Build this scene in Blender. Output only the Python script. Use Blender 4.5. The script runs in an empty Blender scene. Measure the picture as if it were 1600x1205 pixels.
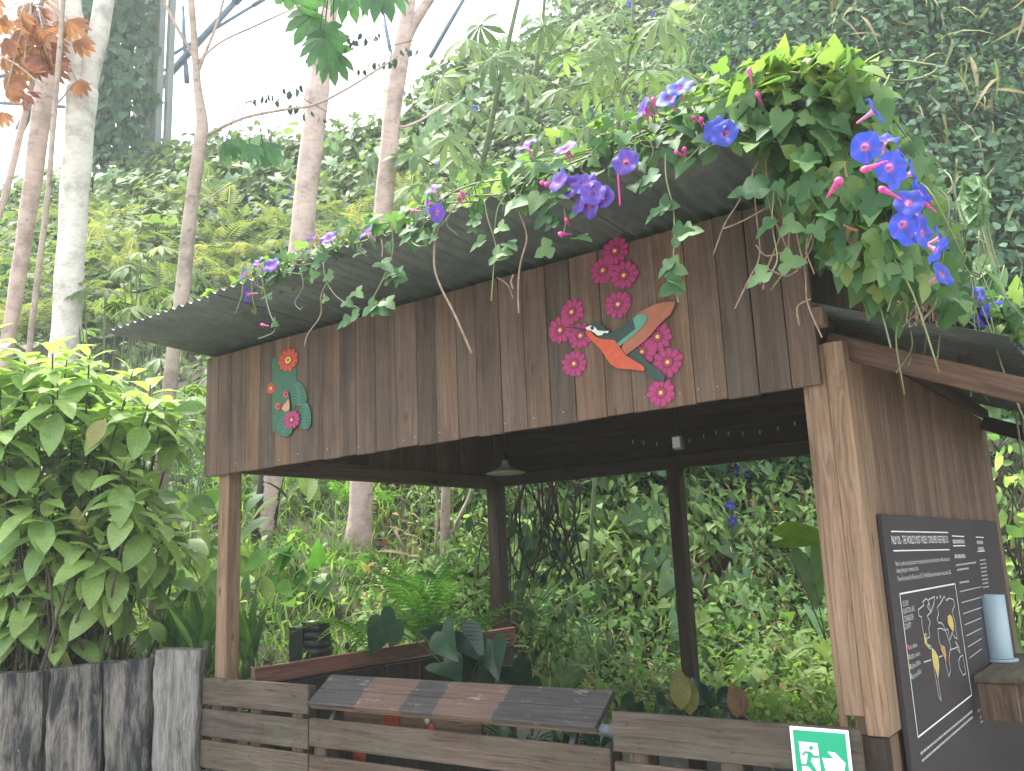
import bpy, bmesh, math, random
import numpy as np
from mathutils import Vector, Matrix, noise as mnoise
random.seed(7)
rng = np.random.default_rng(11)
SC = bpy.context.scene
COL = SC.collection

# ------------------------------------------------------------------ camera, sky, sun, exposure
F_PX = 1385.4
CAM = np.array([4.8356, -3.2925, 1.6])
RV = np.array([0.79977694, 0.59882813, -0.04197286])
UV = np.array([0.15023092, -0.13196786, 0.97980363])
FV = np.array([-0.58119491, 0.78992997, 0.19550735])
cd = bpy.data.cameras.new('camera'); cam = bpy.data.objects.new('camera', cd); COL.objects.link(cam)
cd.sensor_width = 36; cd.lens = 36 * F_PX / 1600; cd.clip_end = 2000; cd.clip_start = 0.05
cam.matrix_world = Matrix(((RV[0], UV[0], -FV[0], CAM[0]), (RV[1], UV[1], -FV[1], CAM[1]), (RV[2], UV[2], -FV[2], CAM[2]), (0, 0, 0, 1)))
SC.camera = cam
SUN_EL, SUN_AZ = math.radians(68), math.radians(-102)      # azimuth measured from +Y towards +X
w = bpy.data.worlds.new('World'); SC.world = w; w.use_nodes = True
nt = w.node_tree; bg = nt.nodes['Background']
sky = nt.nodes.new('ShaderNodeTexSky'); sky.sky_type = 'NISHITA'; sky.sun_disc = False
sky.sun_elevation = SUN_EL; sky.sun_rotation = SUN_AZ; sky.air_density = 1.0; sky.dust_density = 3.0
mx = nt.nodes.new('ShaderNodeMix'); mx.data_type = 'RGBA'; mx.inputs[0].default_value = 0.62
mx.inputs[7].default_value = (11.0, 11.4, 11.6, 1)        # bright even overcast mixed into the clear sky
nt.links.new(sky.outputs[0], mx.inputs[6]); nt.links.new(mx.outputs[2], bg.inputs[0])
bg.inputs[1].default_value = 0.13
sl = bpy.data.lights.new('sun', 'SUN'); sl.energy = 4.6; sl.angle = math.radians(8); sl.color = (1, 0.96, 0.88)
so = bpy.data.objects.new('sun', sl); COL.objects.link(so); so.location = (0, 0, 30)
sd = Vector((math.sin(SUN_AZ) * math.cos(SUN_EL), math.cos(SUN_AZ) * math.cos(SUN_EL), math.sin(SUN_EL)))
so.rotation_euler = sd.to_track_quat('Z', 'Y').to_euler()
vs = SC.view_settings; vs.view_transform = 'Standard'; vs.look = 'None'; vs.gamma = 1; vs.exposure = 1.5
SC.cycles.max_bounces = 6; SC.cycles.transparent_max_bounces = 4; SC.cycles.volume_bounces = 0

# ------------------------------------------------------------------ pixel helpers (photo pixels, 1600 x 1205)
def ray(px, py): return FV + RV * (px - 800) / F_PX - UV * (py - 602.5) / F_PX
def on(px, py, ax, val):
    d = ray(px, py); return CAM + d * (val - CAM[ax]) / d[ax]
def at(px, py, depth): return CAM + ray(px, py) * depth
def onp(px, py, p0, n):
    d = ray(px, py); n = np.asarray(n, float); return CAM + d * (np.dot(np.asarray(p0) - CAM, n) / np.dot(d, n))
def V(a): return Vector((float(a[0]), float(a[1]), float(a[2])))
def nz(v):
    v = np.asarray(v, float); return v / (np.linalg.norm(v) + 1e-12)

# ------------------------------------------------------------------ object helpers
def tag(o, label=None, cat=None, group=None, kind=None):
    if label: o['label'] = label
    if cat: o['category'] = cat
    if group: o['group'] = group
    if kind: o['kind'] = kind
    return o
def thing(name, loc, label, cat, group=None):
    o = bpy.data.objects.new(name, None); COL.objects.link(o); o.location = V(loc); o.empty_display_size = 0.1
    return tag(o, label, cat, group)
def link(name, me, parent=None):
    o = bpy.data.objects.new(name, me); COL.objects.link(o)
    if parent is not None:
        o.parent = parent
        def world(p): return p.matrix_basis if p.parent is None else world(p.parent) @ p.matrix_parent_inverse @ p.matrix_basis
        o.matrix_parent_inverse = world(parent).inverted()
    return o

class MB:
    """collects boxes, tubes and polygons; build() links them as one mesh object"""
    def __init__(s): s.v = []; s.f = []; s.r = []; s.g = []; s.m = []; s.sm = []
    def add(s, verts, faces, rnd=None, gco=None, mat=0, smooth=False):
        b = len(s.v); rnd = random.random() if rnd is None else rnd
        s.v += [tuple(map(float, p)) for p in verts]
        s.g += [tuple(map(float, p)) for p in (gco if gco is not None else verts)]
        s.r += [rnd] * len(verts)
        for f in faces:
            s.f.append(tuple(b + i for i in f)); s.m.append(mat); s.sm.append(smooth)
    def box(s, c, size, R=None, ch=0.004, rnd=None, mat=0, long=None):
        h = np.array(size, float) / 2; ch = min(ch, h.min() * 0.45)
        vs_, idx = [], {}
        for sx in (-1, 1):
            for sy in (-1, 1):
                for sz in (-1, 1):
                    for a in range(3):
                        p = np.array([sx, sy, sz]) * (h - ch); p[a] = (sx, sy, sz)[a] * h[a]
                        idx[(sx, sy, sz, a)] = len(vs_); vs_.append(p)
        fs = []
        def addf(keys):
            k = [idx[q] for q in keys]
            pts = np.array([vs_[i] for i in k]); n = np.cross(pts[1] - pts[0], pts[2] - pts[0])
            if np.dot(n, pts.mean(0)) < 0: k = k[::-1]
            fs.append(k)
        for a in range(3):
            o1, o2 = [i for i in range(3) if i != a]
            for sg in (-1, 1):
                keys = []
                for s1, s2 in ((-1, -1), (1, -1), (1, 1), (-1, 1)):
                    q = [0, 0, 0]; q[a] = sg; q[o1] = s1; q[o2] = s2; keys.append((*q, a))
                addf(keys)
            for s1 in (-1, 1):
                for s2 in (-1, 1):
                    q0 = [0, 0, 0]; q0[o1] = s1; q0[o2] = s2
                    qa = list(q0); qb = list(q0); qa[a] = -1; qb[a] = 1
                    addf([(*qa, o1), (*qb, o1), (*qb, o2), (*qa, o2)])
        for sx in (-1, 1):
            for sy in (-1, 1):
                for sz in (-1, 1): addf([(sx, sy, sz, 0), (sx, sy, sz, 1), (sx, sy, sz, 2)])
        L = np.array(vs_)
        la = int(np.argmax(size)) if long is None else long
        order = [la] + [i for i in range(3) if i != la]
        off = np.array([random.uniform(0, 40), random.uniform(0, 40), random.uniform(0, 40)])
        g = L[:, order] + off
        W = L if R is None else L @ np.asarray(R).T
        s.add(W + np.asarray(c), fs, rnd, g, mat)
    def beam(s, a, b, wdt, hgt, up=(0, 0, 1), **k):
        a, b = np.asarray(a, float), np.asarray(b, float); x = nz(b - a); y = nz(np.cross(up, x)); z = np.cross(x, y)
        s.box((a + b) / 2, (np.linalg.norm(b - a), wdt, hgt), R=np.stack([x, y, z], 1), long=0, **k)
    def tube(s, pts, rad, n=8, rnd=None, mat=0, cap=True, wob=0.0):
        P = np.array(pts, float); k = len(P)
        rad = np.full(k, rad, float) if np.isscalar(rad) else np.array(rad, float)
        T = np.gradient(P, axis=0); T /= np.linalg.norm(T, axis=1)[:, None] + 1e-9
        u = nz(np.cross(T[0], (0.3, 0.9, 0.1) if abs(T[0][1]) < .9 else (1, 0, 0)))
        vv, gg = [], []; dist = 0; off = random.uniform(0, 50)
        for i in range(k):
            u = nz(u - T[i] * np.dot(u, T[i])); q = np.cross(T[i], u)
            if i: dist += np.linalg.norm(P[i] - P[i - 1])
            for j in range(n):
                a = 2 * math.pi * j / n
                r = rad[i] * (1 + wob * mnoise.noise((math.cos(a) * 1.3 + off, math.sin(a) * 1.3, dist * 2.2)))
                vv.append(P[i] + (u * math.cos(a) + q * math.sin(a)) * r)
                gg.append((dist + off, math.cos(a) * rad[i], math.sin(a) * rad[i]))
        fs = [(i * n + j, i * n + (j + 1) % n, (i + 1) * n + (j + 1) % n, (i + 1) * n + j) for i in range(k - 1) for j in range(n)]
        if cap: fs += [tuple(range(n))[::-1], tuple((k - 1) * n + j for j in range(n))]
        s.add(vv, fs, rnd, gg, mat, smooth=True)
    def poly(s, pts, n=None, thick=0.0, rnd=None, mat=0):
        """flat polygon (triangulated), pushed along n to a thin solid"""
        from mathutils.geometry import tessellate_polygon
        P = [V(p) for p in pts]; tri = tessellate_polygon([P]); k = len(P)
        if n is None: n = (P[1] - P[0]).cross(P[2] - P[0]).normalized()
        n = V(n)
        vv = [p + n * thick for p in P]; fs = []
        for t in tri:
            a, b, c = (vv[i] for i in t)
            fs.append(tuple(t) if (b - a).cross(c - a).dot(n) > 0 else tuple(t)[::-1])
        if thick:
            vv = vv + P
            fs += [(i, (i + 1) % k, k + (i + 1) % k, k + i) for i in range(k)]
        s.add(vv, fs, rnd, None, mat)
    def build(s, name, mats, parent=None):
        me = bpy.data.meshes.new(name); me.from_pydata(s.v, [], s.f)
        for m in (mats if isinstance(mats, (list, tuple)) else [mats]): me.materials.append(m)
        me.polygons.foreach_set('material_index', s.m); me.polygons.foreach_set('use_smooth', s.sm)
        a = me.attributes.new('rnd', 'FLOAT', 'POINT'); a.data.foreach_set('value', s.r)
        g = me.attributes.new('gco', 'FLOAT_VECTOR', 'POINT'); g.data.foreach_set('vector', np.array(s.g, np.float32).ravel())
        me.update()
        return link(name, me, parent)

# ---- instanced leaf meshes built in numpy
def leafmesh(name, tmpl, pos, xd, nd, scl, mats, parent=None, rnd=None, matidx=None, smooth=True):
    """tmpl=(verts(k,3), faces, lc(k,2)); leaf base at pos, tip along xd, face normal nd"""
    Vt, Ft, lc = tmpl
    pos = np.asarray(pos, float); N = len(pos); K = len(Vt)
    x = np.asarray(xd, float); x = x / (np.linalg.norm(x, axis=1)[:, None] + 1e-9)
    n = np.asarray(nd, float); y = np.cross(n, x); y /= (np.linalg.norm(y, axis=1)[:, None] + 1e-9); n = np.cross(x, y)
    scl = np.asarray(scl, float).reshape(N, -1)
    if scl.shape[1] == 1: scl = np.repeat(scl, 3, 1)
    L = Vt[None] * scl[:, None, :]
    W = pos[:, None, :] + L[..., 0:1] * x[:, None] + L[..., 1:2] * y[:, None] + L[..., 2:3] * n[:, None]
    W = W.reshape(-1, 3).astype(np.float32)
    cnt = np.array([len(f) for f in Ft]); flat = np.concatenate([np.array(f) for f in Ft])
    loops = (np.arange(N)[:, None] * K + flat[None]).ravel().astype(np.int32)
    tot = np.tile(cnt, N).astype(np.int32); start = np.concatenate([[0], np.cumsum(tot)[:-1]]).astype(np.int32)
    me = bpy.data.meshes.new(name)
    me.vertices.add(len(W)); me.vertices.foreach_set('co', W.ravel())
    me.loops.add(len(loops)); me.loops.foreach_set('vertex_index', loops)
    me.polygons.add(len(tot)); me.polygons.foreach_set('loop_start', start); me.polygons.foreach_set('loop_total', tot)
    if smooth: me.polygons.foreach_set('use_smooth', np.ones(len(tot), bool))
    for m in (mats if isinstance(mats, (list, tuple)) else [mats]): me.materials.append(m)
    if matidx is not None: me.polygons.foreach_set('material_index', np.repeat(np.asarray(matidx, np.int32), len(Ft)))
    rnd = rng.random(N) if rnd is None else np.asarray(rnd)
    a = me.attributes.new('rnd', 'FLOAT', 'POINT'); a.data.foreach_set('value', np.repeat(rnd, K).astype(np.float32))
    g = me.attributes.new('gco', 'FLOAT_VECTOR', 'POINT')
    gc = np.zeros((K, 3), np.float32); gc[:, :2] = lc
    g.data.foreach_set('vector', np.tile(gc, (N, 1)).ravel())
    me.update(); me.validate()
    return link(name, me, parent)

def t_ovate(rows=5, wmax=0.28, peak=0.42, fold=0.07, droop=0.22, wave=0.0):
    vv, lc, ff = [], [], []
    ts = np.linspace(0, 1, rows + 1)
    for i, t in enumerate(ts):
        wd = wmax * (math.sin(math.pi * t ** (math.log(.5) / math.log(peak))) ** 0.85 if 0 < t < 1 else (0.02 if t == 0 else 0.0))
        z = -droop * t * t
        for sgn in (-1, 0, 1):
            vv.append((t * (1 - droop * .3 * t), sgn * wd, z + (fold * wd / wmax if sgn else 0) + wave * math.sin(t * 14) * abs(sgn))); lc.append((t, sgn * wd))
    for i in range(rows):
        for j in (0, 1): ff.append((i * 3 + j, (i + 1) * 3 + j, (i + 1) * 3 + j + 1, i * 3 + j + 1))
    ff = [f[::-1] for f in ff]
    return np.array(vv), ff, np.array(lc)
def t_outline(pts, cup=0.12, droop=0.15, center=(0.35, 0)):
    o = list(pts) + [(x, -y) for x, y in reversed(pts[1:-1])]
    vv = [(center[0], center[1], 0.0)] + [(x, y, cup * (abs(y)) - droop * max(x, 0) ** 2) for x, y in o]
    k = len(o); ff = [(0, 1 + i, 1 + (i + 1) % k) for i in range(k)]
    a = np.array(vv)
    n = np.cross(a[1] - a[0], a[2] - a[0])
    if n[2] < 0: ff = [f[::-1] for f in ff]
    return a, ff, a[:, :2].copy()
T_OV = t_ovate(6, 0.25, 0.45, 0.07, 0.26, 0.006); T_BUSH = t_ovate(7, 0.225, 0.47, 0.05, 0.36, 0.010)
T_OV3 = t_ovate(3, 0.26, 0.45, 0.08, 0.2)
T_NAR = t_ovate(3, 0.12, 0.4, 0.03, 0.3)
T_HEART = t_outline([(0.06, 0), (-0.10, 0.12), (-0.10, 0.27), (0.04, 0.42), (0.25, 0.43), (0.52, 0.30), (0.8, 0.12), (1.0, 0)], 0.18, 0.2)
T_LOBE = t_outline([(0.08, 0), (-0.10, 0.10), (-0.12, 0.26), (0.02, 0.40), (0.15, 0.55), (0.30, 0.52), (0.40, 0.34), (0.44, 0.24), (0.60, 0.27), (0.78, 0.18), (1.0, 0)], 0.2, 0.22)
T_ARROW = t_outline([(0.10, 0), (-0.22, 0.14), (-0.30, 0.24), (-0.12, 0.34), (0.15, 0.34), (0.45, 0.25), (0.75, 0.12), (1.0, 0)], 0.15, 0.2)
T_SM = t_outline([(0, 0), (0.3, 0.3), (0.7, 0.25), (1, 0)], 0.1, 0.1)
T_BLADE = t_ovate(4, 0.035, 0.25, 0.01, 0.5)
def t_merge(parts):
    vv, ff, lc = [], [], []; b = 0
    for (a, f, l) in parts:
        vv.append(a); lc.append(l); ff += [tuple(b + i for i in q) for q in f]; b += len(a)
    return np.concatenate(vv), ff, np.concatenate(lc)
def t_xform(t, ang, s, tilt, base=(0, 0, 0)):
    a, f, l = t; a = a * s; ct, st = math.cos(tilt), math.sin(tilt)
    a = np.stack([a[:, 0] * ct + a[:, 2] * st, a[:, 1], -a[:, 0] * st + a[:, 2] * ct], 1)
    c, sn = math.cos(ang), math.sin(ang)
    a = np.stack([a[:, 0] * c - a[:, 1] * sn, a[:, 0] * sn + a[:, 1] * c, a[:, 2]], 1) + np.array(base)
    return a, f, l
def t_palmate(n, span, wid=0.2, droop=0.2, tilt=0.25):
    lf = t_ovate(4, wid * 0.5, 0.6, 0.03, droop)
    return t_merge([t_xform(lf, -span / 2 + span * i / (n - 1), 0.72 + 0.28 * math.cos((i / (n - 1) - .5) * 2.4), tilt) for i in range(n)])
T_PALM9 = t_palmate(9, math.radians(290), 0.24, 0.22, 0.28)
T_PALM7 = t_palmate(7, math.radians(210), 0.30, 0.25, 0.55)
def t_fern(n=18, arch=0.5):
    vv, ff, lc = [], [], []
    def zc(t): return 0.22 * math.sin(t * 2.2) - arch * t * t
    def add(p, f):
        b = len(vv); vv.extend(p); lc.extend([(q[0], q[1]) for q in p]); ff.append(tuple(b + i for i in f))
    for i in range(n):
        t = 0.08 + 0.92 * i / n; L = 0.19 * math.sin(math.pi * (0.12 + 0.88 * t) ** 0.8) + 0.012; wd = 0.5 / n
        for sg in (-1, 1):
            pts = [(t, 0, zc(t)), (t + wd * .55 + L * .10, sg * L * .5, zc(t) + .012), (t + L * .34, sg * L, zc(t) - L * .25), (t + L * .10 - wd * .3, sg * L * .45, zc(t) + .005)]
            add(pts, (0, 1, 2, 3) if sg > 0 else (3, 2, 1, 0))
    for i in range(5):
        t0, t1 = i / 5, (i + 1) / 5; q = 0.008
        add([(t0, -q, zc(t0) + .002), (t1, -q * .8, zc(t1) + .002), (t1, q * .8, zc(t1) + .002), (t0, q, zc(t0) + .002)], (0, 1, 2, 3))
    return np.array(vv), ff, np.array(lc)
T_FERN = t_fern()
T_FERNF = t_fern(11)

# ------------------------------------------------------------------ materials
def new_mat(name):
    m = bpy.data.materials.new(name); m.use_nodes = True
    return m, m.node_tree, m.node_tree.nodes['Principled BSDF']
def N(nt, t, **kw):
    n = nt.nodes.new(t)
    for k, v in kw.items(): setattr(n, k, v)
    return n
def attr(nt, name): return N(nt, 'ShaderNodeAttribute', attribute_name=name)
def ramp(nt, cols, pos=None, interp='LINEAR'):
    r = N(nt, 'ShaderNodeValToRGB'); e = r.color_ramp.elements; r.color_ramp.interpolation = interp
    pos = pos or [i / (len(cols) - 1) for i in range(len(cols))]
    while len(e) < len(cols): e.new(0.5)
    for i, (c, p) in enumerate(zip(cols, pos)): e[i].position = p; e[i].color = (*c, 1)
    return r
def mth(nt, op, a, b=None):
    n = N(nt, 'ShaderNodeMath', operation=op)
    for i, q in enumerate((a, b)):
        if q is None: continue
        if isinstance(q, (int, float)): n.inputs[i].default_value = q
        else: nt.links.new(q, n.inputs[i])
    return n.outputs[0]
def mixc(nt, fac, a, b, blend='MIX'):
    n = N(nt, 'ShaderNodeMix', data_type='RGBA', blend_type=blend)
    for i, q in ((0, fac), (6, a), (7, b)):
        if isinstance(q, (int, float)): n.inputs[i].default_value = q
        elif isinstance(q, tuple): n.inputs[i].default_value = (*q, 1)
        else: nt.links.new(q, n.inputs[i])
    return n.outputs[2]
def scaled(nt, vec, s, loc=(0, 0, 0)):
    mp = N(nt, 'ShaderNodeMapping'); mp.inputs['Scale'].default_value = s; mp.inputs['Location'].default_value = loc
    nt.links.new(vec, mp.inputs[0]); return mp.outputs[0]
def noise(nt, vec, scale, detail=4, rough=0.55, dist=0.0):
    n = N(nt, 'ShaderNodeTexNoise'); n.inputs['Scale'].default_value = scale; n.inputs['Detail'].default_value = detail
    n.inputs['Roughness'].default_value = rough; n.inputs['Distortion'].default_value = dist
    nt.links.new(vec, n.inputs['Vector']); return n.outputs[0]
def bump(nt, b, h, strength=0.3, dist=0.01):
    n = N(nt, 'ShaderNodeBump'); n.inputs['Strength'].default_value = strength; n.inputs['Distance'].default_value = dist
    nt.links.new(h, n.inputs['Height']); nt.links.new(n.outputs[0], b.inputs['Normal'])

def leaf_mat(name, cols, trans=0.35, rough=0.45, veins=False, pos=None, spec=0.4, tcol=1.6):
    m, nt, b = new_mat(name); out = nt.nodes['Material Output']
    r = ramp(nt, cols, pos); nt.links.new(attr(nt, 'rnd').outputs['Fac'], r.inputs[0]); c = r.outputs[0]
    g = attr(nt, 'gco')
    if veins:
        sep = N(nt, 'ShaderNodeSeparateXYZ'); nt.links.new(g.outputs['Vector'], sep.inputs[0])
        ay = mth(nt, 'ABSOLUTE', sep.outputs[1])
        ph = mth(nt, 'MULTIPLY', mth(nt, 'SUBTRACT', sep.outputs[0], mth(nt, 'MULTIPLY', ay, 0.9)), 48.0)
        sv = mth(nt, 'POWER', mth(nt, 'ABSOLUTE', mth(nt, 'SINE', mth(nt, 'MULTIPLY', ph, 0.5))), 0.35)
        mid = mth(nt, 'MINIMUM', mth(nt, 'MULTIPLY', ay, 60.0), 1.0)
        vein = mth(nt, 'MULTIPLY', sv, mid)
        light = mixc(nt, 1.0, c, (1.28, 1.2, 1.3), 'MULTIPLY')
        c = mixc(nt, vein, light, c)
        bump(nt, b, vein, 0.3, 0.003)
    geo = N(nt, 'ShaderNodeTexCoord')
    blot = ramp(nt, [(0.72, 0.75, 0.7), (1.15, 1.1, 1.0)], [0.3, 0.7])
    nt.links.new(noise(nt, geo.outputs['Object'], 9.0, 3), blot.inputs[0])
    c = mixc(nt, 1.0, c, blot.outputs[0], 'MULTIPLY')
    nt.links.new(c, b.inputs['Base Color']); b.inputs['Roughness'].default_value = rough; b.inputs['Specular IOR Level'].default_value = spec
    tr = N(nt, 'ShaderNodeBsdfTranslucent')
    nt.links.new(mixc(nt, 1.0, c, (1.25 * tcol, 1.35 * tcol, 0.7 * tcol), 'MULTIPLY'), tr.inputs[0])
    ms = N(nt, 'ShaderNodeMixShader'); ms.inputs[0].default_value = trans
    nt.links.new(b.outputs[0], ms.inputs[1]); nt.links.new(tr.outputs[0], ms.inputs[2]); nt.links.new(ms.outputs[0], out.inputs[0])
    return m
def wood_mat(name, cols, grain=1.0, rough=0.75, stain=(0.5, 0.5, 0.55), bumps=0.35, soft=False, algae=0):
    """planks: tone per plank (rnd), long grain and knots in plank space (gco.x runs along the plank)"""
    m, nt, b = new_mat(name)
    g = attr(nt, 'gco').outputs['Vector']
    tone = ramp(nt, cols); nt.links.new(attr(nt, 'rnd').outputs['Fac'], tone.inputs[0])
    warp = noise(nt, scaled(nt, g, (1.2, 7, 7)), 1.0, 3, 0.5)
    vm = N(nt, 'ShaderNodeVectorMath', operation='MULTIPLY_ADD')
    nt.links.new(warp, vm.inputs[0]); vm.inputs[1].default_value = (0, 0.11, 0.11); nt.links.new(g, vm.inputs[2])
    fib = noise(nt, scaled(nt, vm.outputs[0], (2.2, 95, 95)), 1.0, 4, 0.65)
    band = noise(nt, scaled(nt, vm.outputs[0], (0.9, 24, 24)), 1.0, 3, 0.5)
    fr = ramp(nt, [(0.62, 0.61, 0.60) if soft else (0.45, 0.45, 0.45), (0.97, 0.97, 0.97), (1.22, 1.2, 1.18) if soft else (1.35, 1.33, 1.3)], [0.28, 0.52, 0.75]); nt.links.new(fib, fr.inputs[0])
    br = ramp(nt, [(0.6, 0.58, 0.56), (1.2, 1.2, 1.2)], [0.32, 0.66]); nt.links.new(band, br.inputs[0])
    c = mixc(nt, 1.0, tone.outputs[0], fr.outputs[0], 'MULTIPLY'); c = mixc(nt, 0.85 * grain, c, br.outputs[0], 'MULTIPLY')
    vor = N(nt, 'ShaderNodeTexVoronoi'); vor.inputs['Scale'].default_value = 1.0; nt.links.new(scaled(nt, vm.outputs[0], (3.2, 9, 9)), vor.inputs['Vector'])
    kn = ramp(nt, [(0.22, 0.18, 0.16), (1, 1, 1)], [0.035, 0.13]); nt.links.new(vor.outputs['Distance'], kn.inputs[0])
    c = mixc(nt, 0.8, c, kn.outputs[0], 'MULTIPLY')
    st = ramp(nt, [(1, 1, 1), stain], [0.48, 0.75]); nt.links.new(noise(nt, scaled(nt, g, (1.6, 3.5, 3.5)), 1.3, 5, 0.6), st.inputs[0])
    c = mixc(nt, 0.8, c, st.outputs[0], 'MULTIPLY')
    if algae:                                          # grey green weathering in blotches
        al = ramp(nt, [(0, 0, 0), (1, 1, 1)], [0.46, 0.68]); nt.links.new(noise(nt, scaled(nt, g, (2.4, 6, 6), (3, 1, 8)), 1.5, 7, 0.72), al.inputs[0])
        c = mixc(nt, mth(nt, 'MULTIPLY', al.outputs[0], algae), c, (0.085, 0.092, 0.062))
        wr = ramp(nt, [(0, 0, 0), (1, 1, 1)], [0.66, 0.72]); nt.links.new(noise(nt, scaled(nt, g, (7, 40, 40), (9, 2, 4)), 1.0, 6, 0.75), wr.inputs[0])
        c = mixc(nt, mth(nt, 'MULTIPLY', wr.outputs[0], 0.45), c, (0.30, 0.26, 0.22))
    nt.links.new(c, b.inputs['Base Color']); b.inputs['Roughness'].default_value = rough; b.inputs['Specular IOR Level'].default_value = 0.25
    bump(nt, b, fib, bumps, 0.004)
    return m
def flat_mat(name, col, rough=0.6, metal=0.0, var=0.15, scale=14.0):
    m, nt, b = new_mat(name); geo = N(nt, 'ShaderNodeTexCoord')
    r = ramp(nt, [tuple(x * (1 - var) for x in col), tuple(min(1, x * (1 + var)) for x in col)], [0.3, 0.7])
    nt.links.new(noise(nt, geo.outputs['Object'], scale, 5), r.inputs[0]); nt.links.new(r.outputs[0], b.inputs['Base Color'])
    b.inputs['Roughness'].default_value = rough; b.inputs['Metallic'].default_value = metal
    return m
M = {}
M['plank'] = wood_mat('weathered_plank', [(0.074, 0.056, 0.045), (0.132, 0.090, 0.066), (0.104, 0.075, 0.058), (0.160, 0.100, 0.066), (0.086, 0.066, 0.053), (0.120, 0.080, 0.057)], .8, soft=True)
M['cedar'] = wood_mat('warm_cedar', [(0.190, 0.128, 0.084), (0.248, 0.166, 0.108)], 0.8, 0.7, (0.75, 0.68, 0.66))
M['cedar_dark'] = wood_mat('dark_cedar', [(0.115, 0.077, 0.055), (0.165, 0.108, 0.074)], 0.9, 0.75, (0.6, 0.55, 0.5))  # deeper brown cedar tone for the side wall and small parts
M['dark_wood'] = wood_mat('dark_timber', [(0.035, 0.026, 0.021), (0.06, 0.042, 0.032)], 0.8)
M['brown_beam'] = wood_mat('brown_beam', [(0.085, 0.05, 0.034), (0.12, 0.072, 0.05)], .9)
M['pallet'] = wood_mat('grey_pallet', [(0.080, 0.063, 0.053), (0.115, 0.088, 0.070), (0.096, 0.068, 0.054)], 1.0, 0.85, (0.6, 0.58, 0.56), .6, algae=.55)
M['redwood'] = wood_mat('red_brown_plank', [(0.19, 0.075, 0.058), (0.21, 0.09, 0.07)], 0.8, 0.7, (1.05, 1.3, 1.1), algae=.6)
def sheet_mat():
    m, nt, b = new_mat('corrugated_metal'); tc = N(nt, 'ShaderNodeTexCoord').outputs['Object']
    r = ramp(nt, [(0.070, 0.090, 0.084), (0.120, 0.142, 0.136)], [0.3, 0.7]); nt.links.new(noise(nt, scaled(nt, tc, (2.5, .8, 1)), 1.6, 5), r.inputs[0])
    d = ramp(nt, [(0.6, 0.62, 0.58), (1, 1, 1)], [0.42, 0.6]); nt.links.new(noise(nt, tc, 9, 6, .7), d.inputs[0])
    nt.links.new(mixc(nt, 0.7, r.outputs[0], d.outputs[0], 'MULTIPLY'), b.inputs['Base Color'])
    b.inputs['Roughness'].default_value = 0.48; b.inputs['Metallic'].default_value = 0.25
    return m
M['sheet'] = sheet_mat()
def sleeper_mat(name, c_light, c_dark, thr):
    m, nt, b = new_mat(name); g = attr(nt, 'gco').outputs['Vector']
    st = noise(nt, scaled(nt, g, (7, 95, 95)), 1.0, 7, 0.75)
    bl = noise(nt, scaled(nt, g, (1.5, 8, 8)), 1.0, 9, 0.74, 0.5)
    r1 = ramp(nt, [tuple(x * .4 for x in c_light), c_light, tuple(x * 1.5 for x in c_light)], [0.3, 0.5, 0.74]); nt.links.new(st, r1.inputs[0])
    r2 = ramp(nt, [(0, 0, 0), (1, 1, 1)], [thr - .05, thr + 0.12]); nt.links.new(bl, r2.inputs[0])
    dk = ramp(nt, [tuple(x * .5 for x in c_dark), tuple(x * 1.6 for x in c_dark)], [0.3, 0.7]); nt.links.new(st, dk.inputs[0])
    c = mixc(nt, r2.outputs[0], dk.outputs[0], r1.outputs[0])
    w_ = ramp(nt, [(0, 0, 0), (1, 1, 1)], [0.66, 0.72]); nt.links.new(noise(nt, scaled(nt, g, (9, 26, 26), (7, 3, 1)), 1.0, 4, .7), w_.inputs[0])
    c = mixc(nt, mth(nt, 'MULTIPLY', w_.outputs[0], 0.55), c, (0.5, 0.49, 0.47))
    nt.links.new(c, b.inputs['Base Color']); b.inputs['Roughness'].default_value = 0.9; b.inputs['Specular IOR Level'].default_value = .2; bump(nt, b, st, 0.9, 0.014)
    return m
M['sleeper_a'] = sleeper_mat('charred_sleeper', (0.205, 0.188, 0.17), (0.024, 0.027, 0.031), 0.49)
M['sleeper_b'] = sleeper_mat('silver_sleeper', (0.235, 0.225, 0.215), (0.06, 0.06, 0.062), 0.37)
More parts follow.
